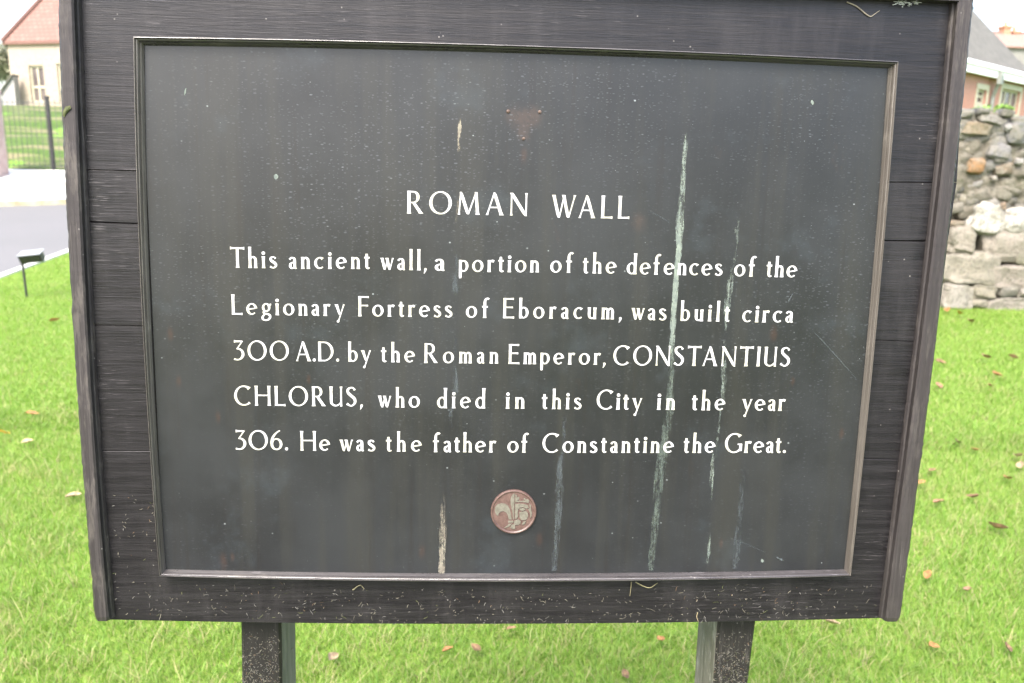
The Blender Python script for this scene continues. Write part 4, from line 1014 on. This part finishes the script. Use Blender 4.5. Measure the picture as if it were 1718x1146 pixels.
def stone(mb, c, r, e, seed, col, amp=.16, lo=False, rot=0.0):
    V0, F0 = (ICO2_V, ICO2_F) if lo else (ICO_V, ICO_F)
    V_ = np.sign(V0) * np.abs(V0) ** e
    ln = (np.abs(V_) ** (2 / e)).sum(1) ** (e / 2); V_ = V_ / ln[:, None]
    nz = np.array([noise.noise((p[0] * 1.3 + seed, p[1] * 1.3, p[2] * 1.3)) + .5 * noise.noise((p[0] * 3 + seed, p[1] * 3 + 5, p[2] * 3)) + .35 * abs(noise.noise((p[0] * 6 + seed, p[1] * 6, p[2] * 6 + 3))) - .12 + .15 * noise.noise((p[0] * 14, p[1] * 14 + seed, p[2] * 14)) for p in V0])
    V_ = V_ * (1 + amp * nz)[:, None] * np.array(r)
    if rot:
        cs, sn = math.cos(rot), math.sin(rot); V_ = np.c_[V_[:, 0] * cs - V_[:, 2] * sn, V_[:, 1], V_[:, 0] * sn + V_[:, 2] * cs]
    mb.add(V_ + np.array(c), F0, tuple(x * .52 for x in col))
xw0, xw1 = at_y(1330, 400, YW)[0], at_y(2150, 400, YW)[0]; zw = HZ(1660, 200, YW)
wall = empty('old_stone_wall', ((xw0 + xw1) / 2, YW + .35, 0), 'ruined rubble stone wall with large pale blocks at its foot, right of the board', 'wall')
WO = np.array([(xw0 + xw1) / 2, YW + .35, 0])
core = MB(); nx_, nz_ = 150, 60
def corep(i, j, front):
    x = xw0 + (xw1 - xw0) * i / nx_; z = -.1 + (zw - .05 + .1 * noise.noise((x * 2, 0, 0)) + .1) * j / nz_
    y = YW + (.015 if z > HZ(1660, 345, YW) else .13) + .05 * noise.noise((x * 4, z * 4, 1)) + .035 * noise.noise((x * 13, z * 13, 1)) + .05 * abs(noise.noise((x * 7, z * 9, 8))) if front else YW + .7
    return np.array([x, y, z]) - WO
vs = [corep(i, j, True) for j in range(nz_ + 1) for i in range(nx_ + 1)] + [corep(i, j, False) for j in range(nz_ + 1) for i in range(nx_ + 1)]
n_ = (nx_ + 1) * (nz_ + 1); fs = []
for j in range(nz_):
    for i in range(nx_):
        a = j * (nx_ + 1) + i; fs.append((a, a + 1, a + nx_ + 2, a + nx_ + 1)); fs.append((n_ + a, n_ + a + nx_ + 1, n_ + a + nx_ + 2, n_ + a + 1))
for i in range(nx_): a = nz_ * (nx_ + 1) + i; fs.append((a, a + 1, n_ + a + 1, n_ + a))
for j in range(nz_):
    for i in (0, nx_): a = j * (nx_ + 1) + i; fs.append((a, a + nx_ + 1, n_ + a + nx_ + 1, n_ + a))
core.add(vs, fs, (.13, .114, .09)); core.build('mortar_core', m_rub.m, wall, True)
big = [(1653, 367, 54, 50, (.66, .65, .62), .7), (1708, 370, 62, 44, (.64, .63, .60), .8), (1609, 401, 44, 44, (.38, .35, .31), .6), (1692, 414, 92, 50, (.40, .365, .33), .6), (1722, 428, 46, 42, (.34, .33, .26), .7),
       (1620, 449, 86, 54, (.43, .40, .35), .5), (1697, 464, 80, 42, (.41, .37, .34), .5), (1600, 496, 50, 48, (.44, .42, .39), .5), (1645, 488, 46, 22, (.33, .31, .25), .6), (1686, 489, 32, 20, (.20, .20, .18), .6), (1713, 489, 26, 18, (.36, .34, .32), .6), (1692, 511, 86, 26, (.42, .39, .36), .5), (1640, 506, 40, 18, (.36, .34, .28), .6)]
k = 0
u = 1745
rr_ = random.Random(5)
for (v0, hh) in ((370, 46), (418, 50), (464, 44), (500, 38)):          # courses carried on beyond the frame and behind the board
    u = 1748
    while u < 2080:
        w_ = rr_.uniform(40, 95); big.append((u + w_ / 2, v0 + .025 * (u - 1700) + rr_.uniform(-4, 4), w_ + 4, hh + rr_.uniform(-6, 4), tuple(x * rr_.uniform(.85, 1.1) for x in (.41, .38, .34)), .55)); u += w_
    u = 1572
    while u > 1380:
        w_ = rr_.uniform(40, 90); big.append((u - w_ / 2, v0 + rr_.uniform(-4, 4), w_ + 4, hh, tuple(x * rr_.uniform(.85, 1.1) for x in (.40, .37, .33)), .55)); u -= w_
for (u, v, w_, h_, col, e) in big:
    p = at_y(u, v, YW) - WO; k += 1; m = MB()
    stone(m, (0, 0, 0), (w_ * PXM * .52, .17, h_ * PXM * .52), e * .8, k * 7.3, tuple(q * f for q, f in zip(col, (1.22, 1.17, 1.10))), .24, rot=rr_.uniform(-.06, .06))
    o = m.build('stone', m_rub.m, wall, True); o.location = (p[0], p[1] + .07, p[2])
rub = MB()
spec = [(1639, 216, 46, 22, (.40, .32, .22)), (1637, 279, 30, 26, (.50, .28, .13)), (1676, 254, 36, 26, (.34, .33, .34)), (1708, 222, 34, 38, (.28, .28, .29)), (1690, 214, 12, 11, (.58, .58, .58)), (1709, 271, 13, 10, (.6, .57, .55)), (1684, 284, 28, 20, (.30, .22, .15)), (1667, 299, 9, 8, (.62, .56, .5)), (1620, 190, 26, 14, (.3, .29, .26)), (1660, 200, 40, 16, (.36, .34, .31)), (1682, 345, 9, 14, (.5, .27, .14)), (1604, 375, 26, 10, (.42, .28, .17)), (1650, 187, 22, 12, (.17, .17, .17)), (1690, 190, 22, 13, (.30, .29, .27))]
for q, (u, v, w_, h_, col) in enumerate(spec):
    p = at_y(u, v, YW) - WO; stone(rub, p + np.array([0, .055, 0]), (w_ * PXM * .5, .10, h_ * PXM * .5), .5, q * 3.7 + 50, col, .2, rot=rr_.uniform(-.3, .3))
zlo = HZ(1660, 345, YW)
for q in range(1700):
    x = rr_.uniform(xw0, xw1); z = rr_.uniform(zlo - .08, zw) ; r = rr_.choice([.018, .02, .025, .03, .035, .04, .05, .065, .09])
    if q < 160: z = zw - rr_.uniform(-.02, .05); r = rr_.uniform(.04, .1)
    b = rr_.choice([(.34, .31, .26), (.30, .28, .25), (.40, .36, .28), (.27, .24, .19), (.38, .36, .34), (.33, .25, .17), (.24, .24, .24), (.46, .44, .41)])
    f = rr_.uniform(.6, 1.15)
    stone(rub, np.array([x, YW + .075 + .05 * noise.noise((x * 4, z * 4, 1)) + (rr_.uniform(0, .5) if q < 100 else 0), z]) - WO, (r * rr_.uniform(.9, 1.6), r * .9, r * rr_.uniform(.55, .95)), rr_.choice([.45, .55, .7]), q * 1.9, tuple(c_ * f for c_ in b), .38, True, rr_.uniform(-.4, .4))
rub.build('rubble', m_rub.m, wall, True)

# ------------------------------------------------------------------ plants and trees
def foliage(mb, c, r, n, size, cols, seed):
    q = np.random.default_rng(seed)
    d = q.normal(size=(n, 3)); d /= np.linalg.norm(d, axis=1)[:, None]; rad = q.random(n) ** .45
    for i in range(n):
        lump = 1 + .28 * noise.noise((d[i][0] * 2 + seed, d[i][1] * 2, d[i][2] * 2))
        p = np.array(c) + d[i] * rad[i] * np.array(r) * lump
        a = q.normal(size=3); a /= np.linalg.norm(a); b = np.cross(a, q.normal(size=3)); b /= np.linalg.norm(b); s_ = size * q.uniform(.6, 1.3)
        col = np.array(cols[q.integers(len(cols))]) * q.uniform(.7, 1.25)
        mb.add([p - a * s_, p + b * s_ * .5, p + a * s_, p - b * s_ * .5], [(0, 1, 2, 3)], tuple(col))
m = Mat('leaf_green', .6, .3); m.col(m.attr().outputs['Color']); m_leafg = m.m
m_bark = simple('bark', (.10, .085, .065), (.16, .14, .11), 9, .9, .4, .02)
def tree(name, label, base, hgt, crown_r, cols, n, size, seed):
    t = empty(name, tuple(base), label, 'tree', None)
    b = MB(); b.tube([(0, 0, -.3), (.1, 0, hgt * .3), (.0, .1, hgt * .7)], hgt * .035, 10, hgt * .012)
    q = random.Random(seed); lumps = []
    for k in range(9):
        a = q.uniform(0, 6.28); e = (math.cos(a) * crown_r * q.uniform(.3, .75), math.sin(a) * crown_r * q.uniform(.3, .75), hgt * q.uniform(.5, .92))
        b.tube([(.05, .03, hgt * q.uniform(.3, .5)), (e[0] * .5, e[1] * .5, e[2] * .85), e], hgt * .012, 6, hgt * .004); lumps.append(e)
    b.build('trunk', m_bark, t)
    f = MB()
    for k, e in enumerate(lumps): foliage(f, e, (crown_r * .5, crown_r * .5, crown_r * .42), n // 9, size, cols, seed * 31 + k)
    f.build('crown', m_leafg, t); return t
GR = [(.15, .15, .09), (.2, .2, .13), (.12, .125, .08)]; YG = [(.26, .22, .07), (.2, .2, .06), (.30, .22, .08)]
pt = at_y(-12, 150, 46); tree('tree', 'dull green tree standing behind the cream house at the left edge', (pt[0], 46, Z_BANK + .4), HZ(0, 62, 46) - Z_BANK - .4, 1.9, GR, 3600, .12, 3)
pt = at_y(1722, 70, 58); tree('tree', 'yellowing tree far behind the brick house at the right edge', (pt[0], 58, 0), HZ(1718, 60, 58), 2.1, YG, 3200, .14, 8)
# green weed on top of the wall
pw_ = at_y(1700, 188, YW); wd_ = empty('wall_plant', (pw_[0], YW + .3, pw_[2]), 'green weed growing on top of the old stone wall', 'plant')
b = MB(); f = MB(); q = random.Random(9)
for k in range(14):
    a = q.uniform(0, 6.28); e = (math.cos(a) * .16 + q.uniform(-.06, .06), math.sin(a) * .12, q.uniform(.01, .07)); b.tube([(0, 0, -.08), (e[0] * .5, e[1] * .5, e[2] * .8), e], .004, 5, .002)
    foliage(f, e, (.05, .05, .03), 34, .018, [(.13, .24, .04), (.17, .28, .06), (.10, .18, .03)], 200 + k)
b.build('stem', m_leafg if False else m_bark, wd_); f.build('leaves', m_leafg, wd_)
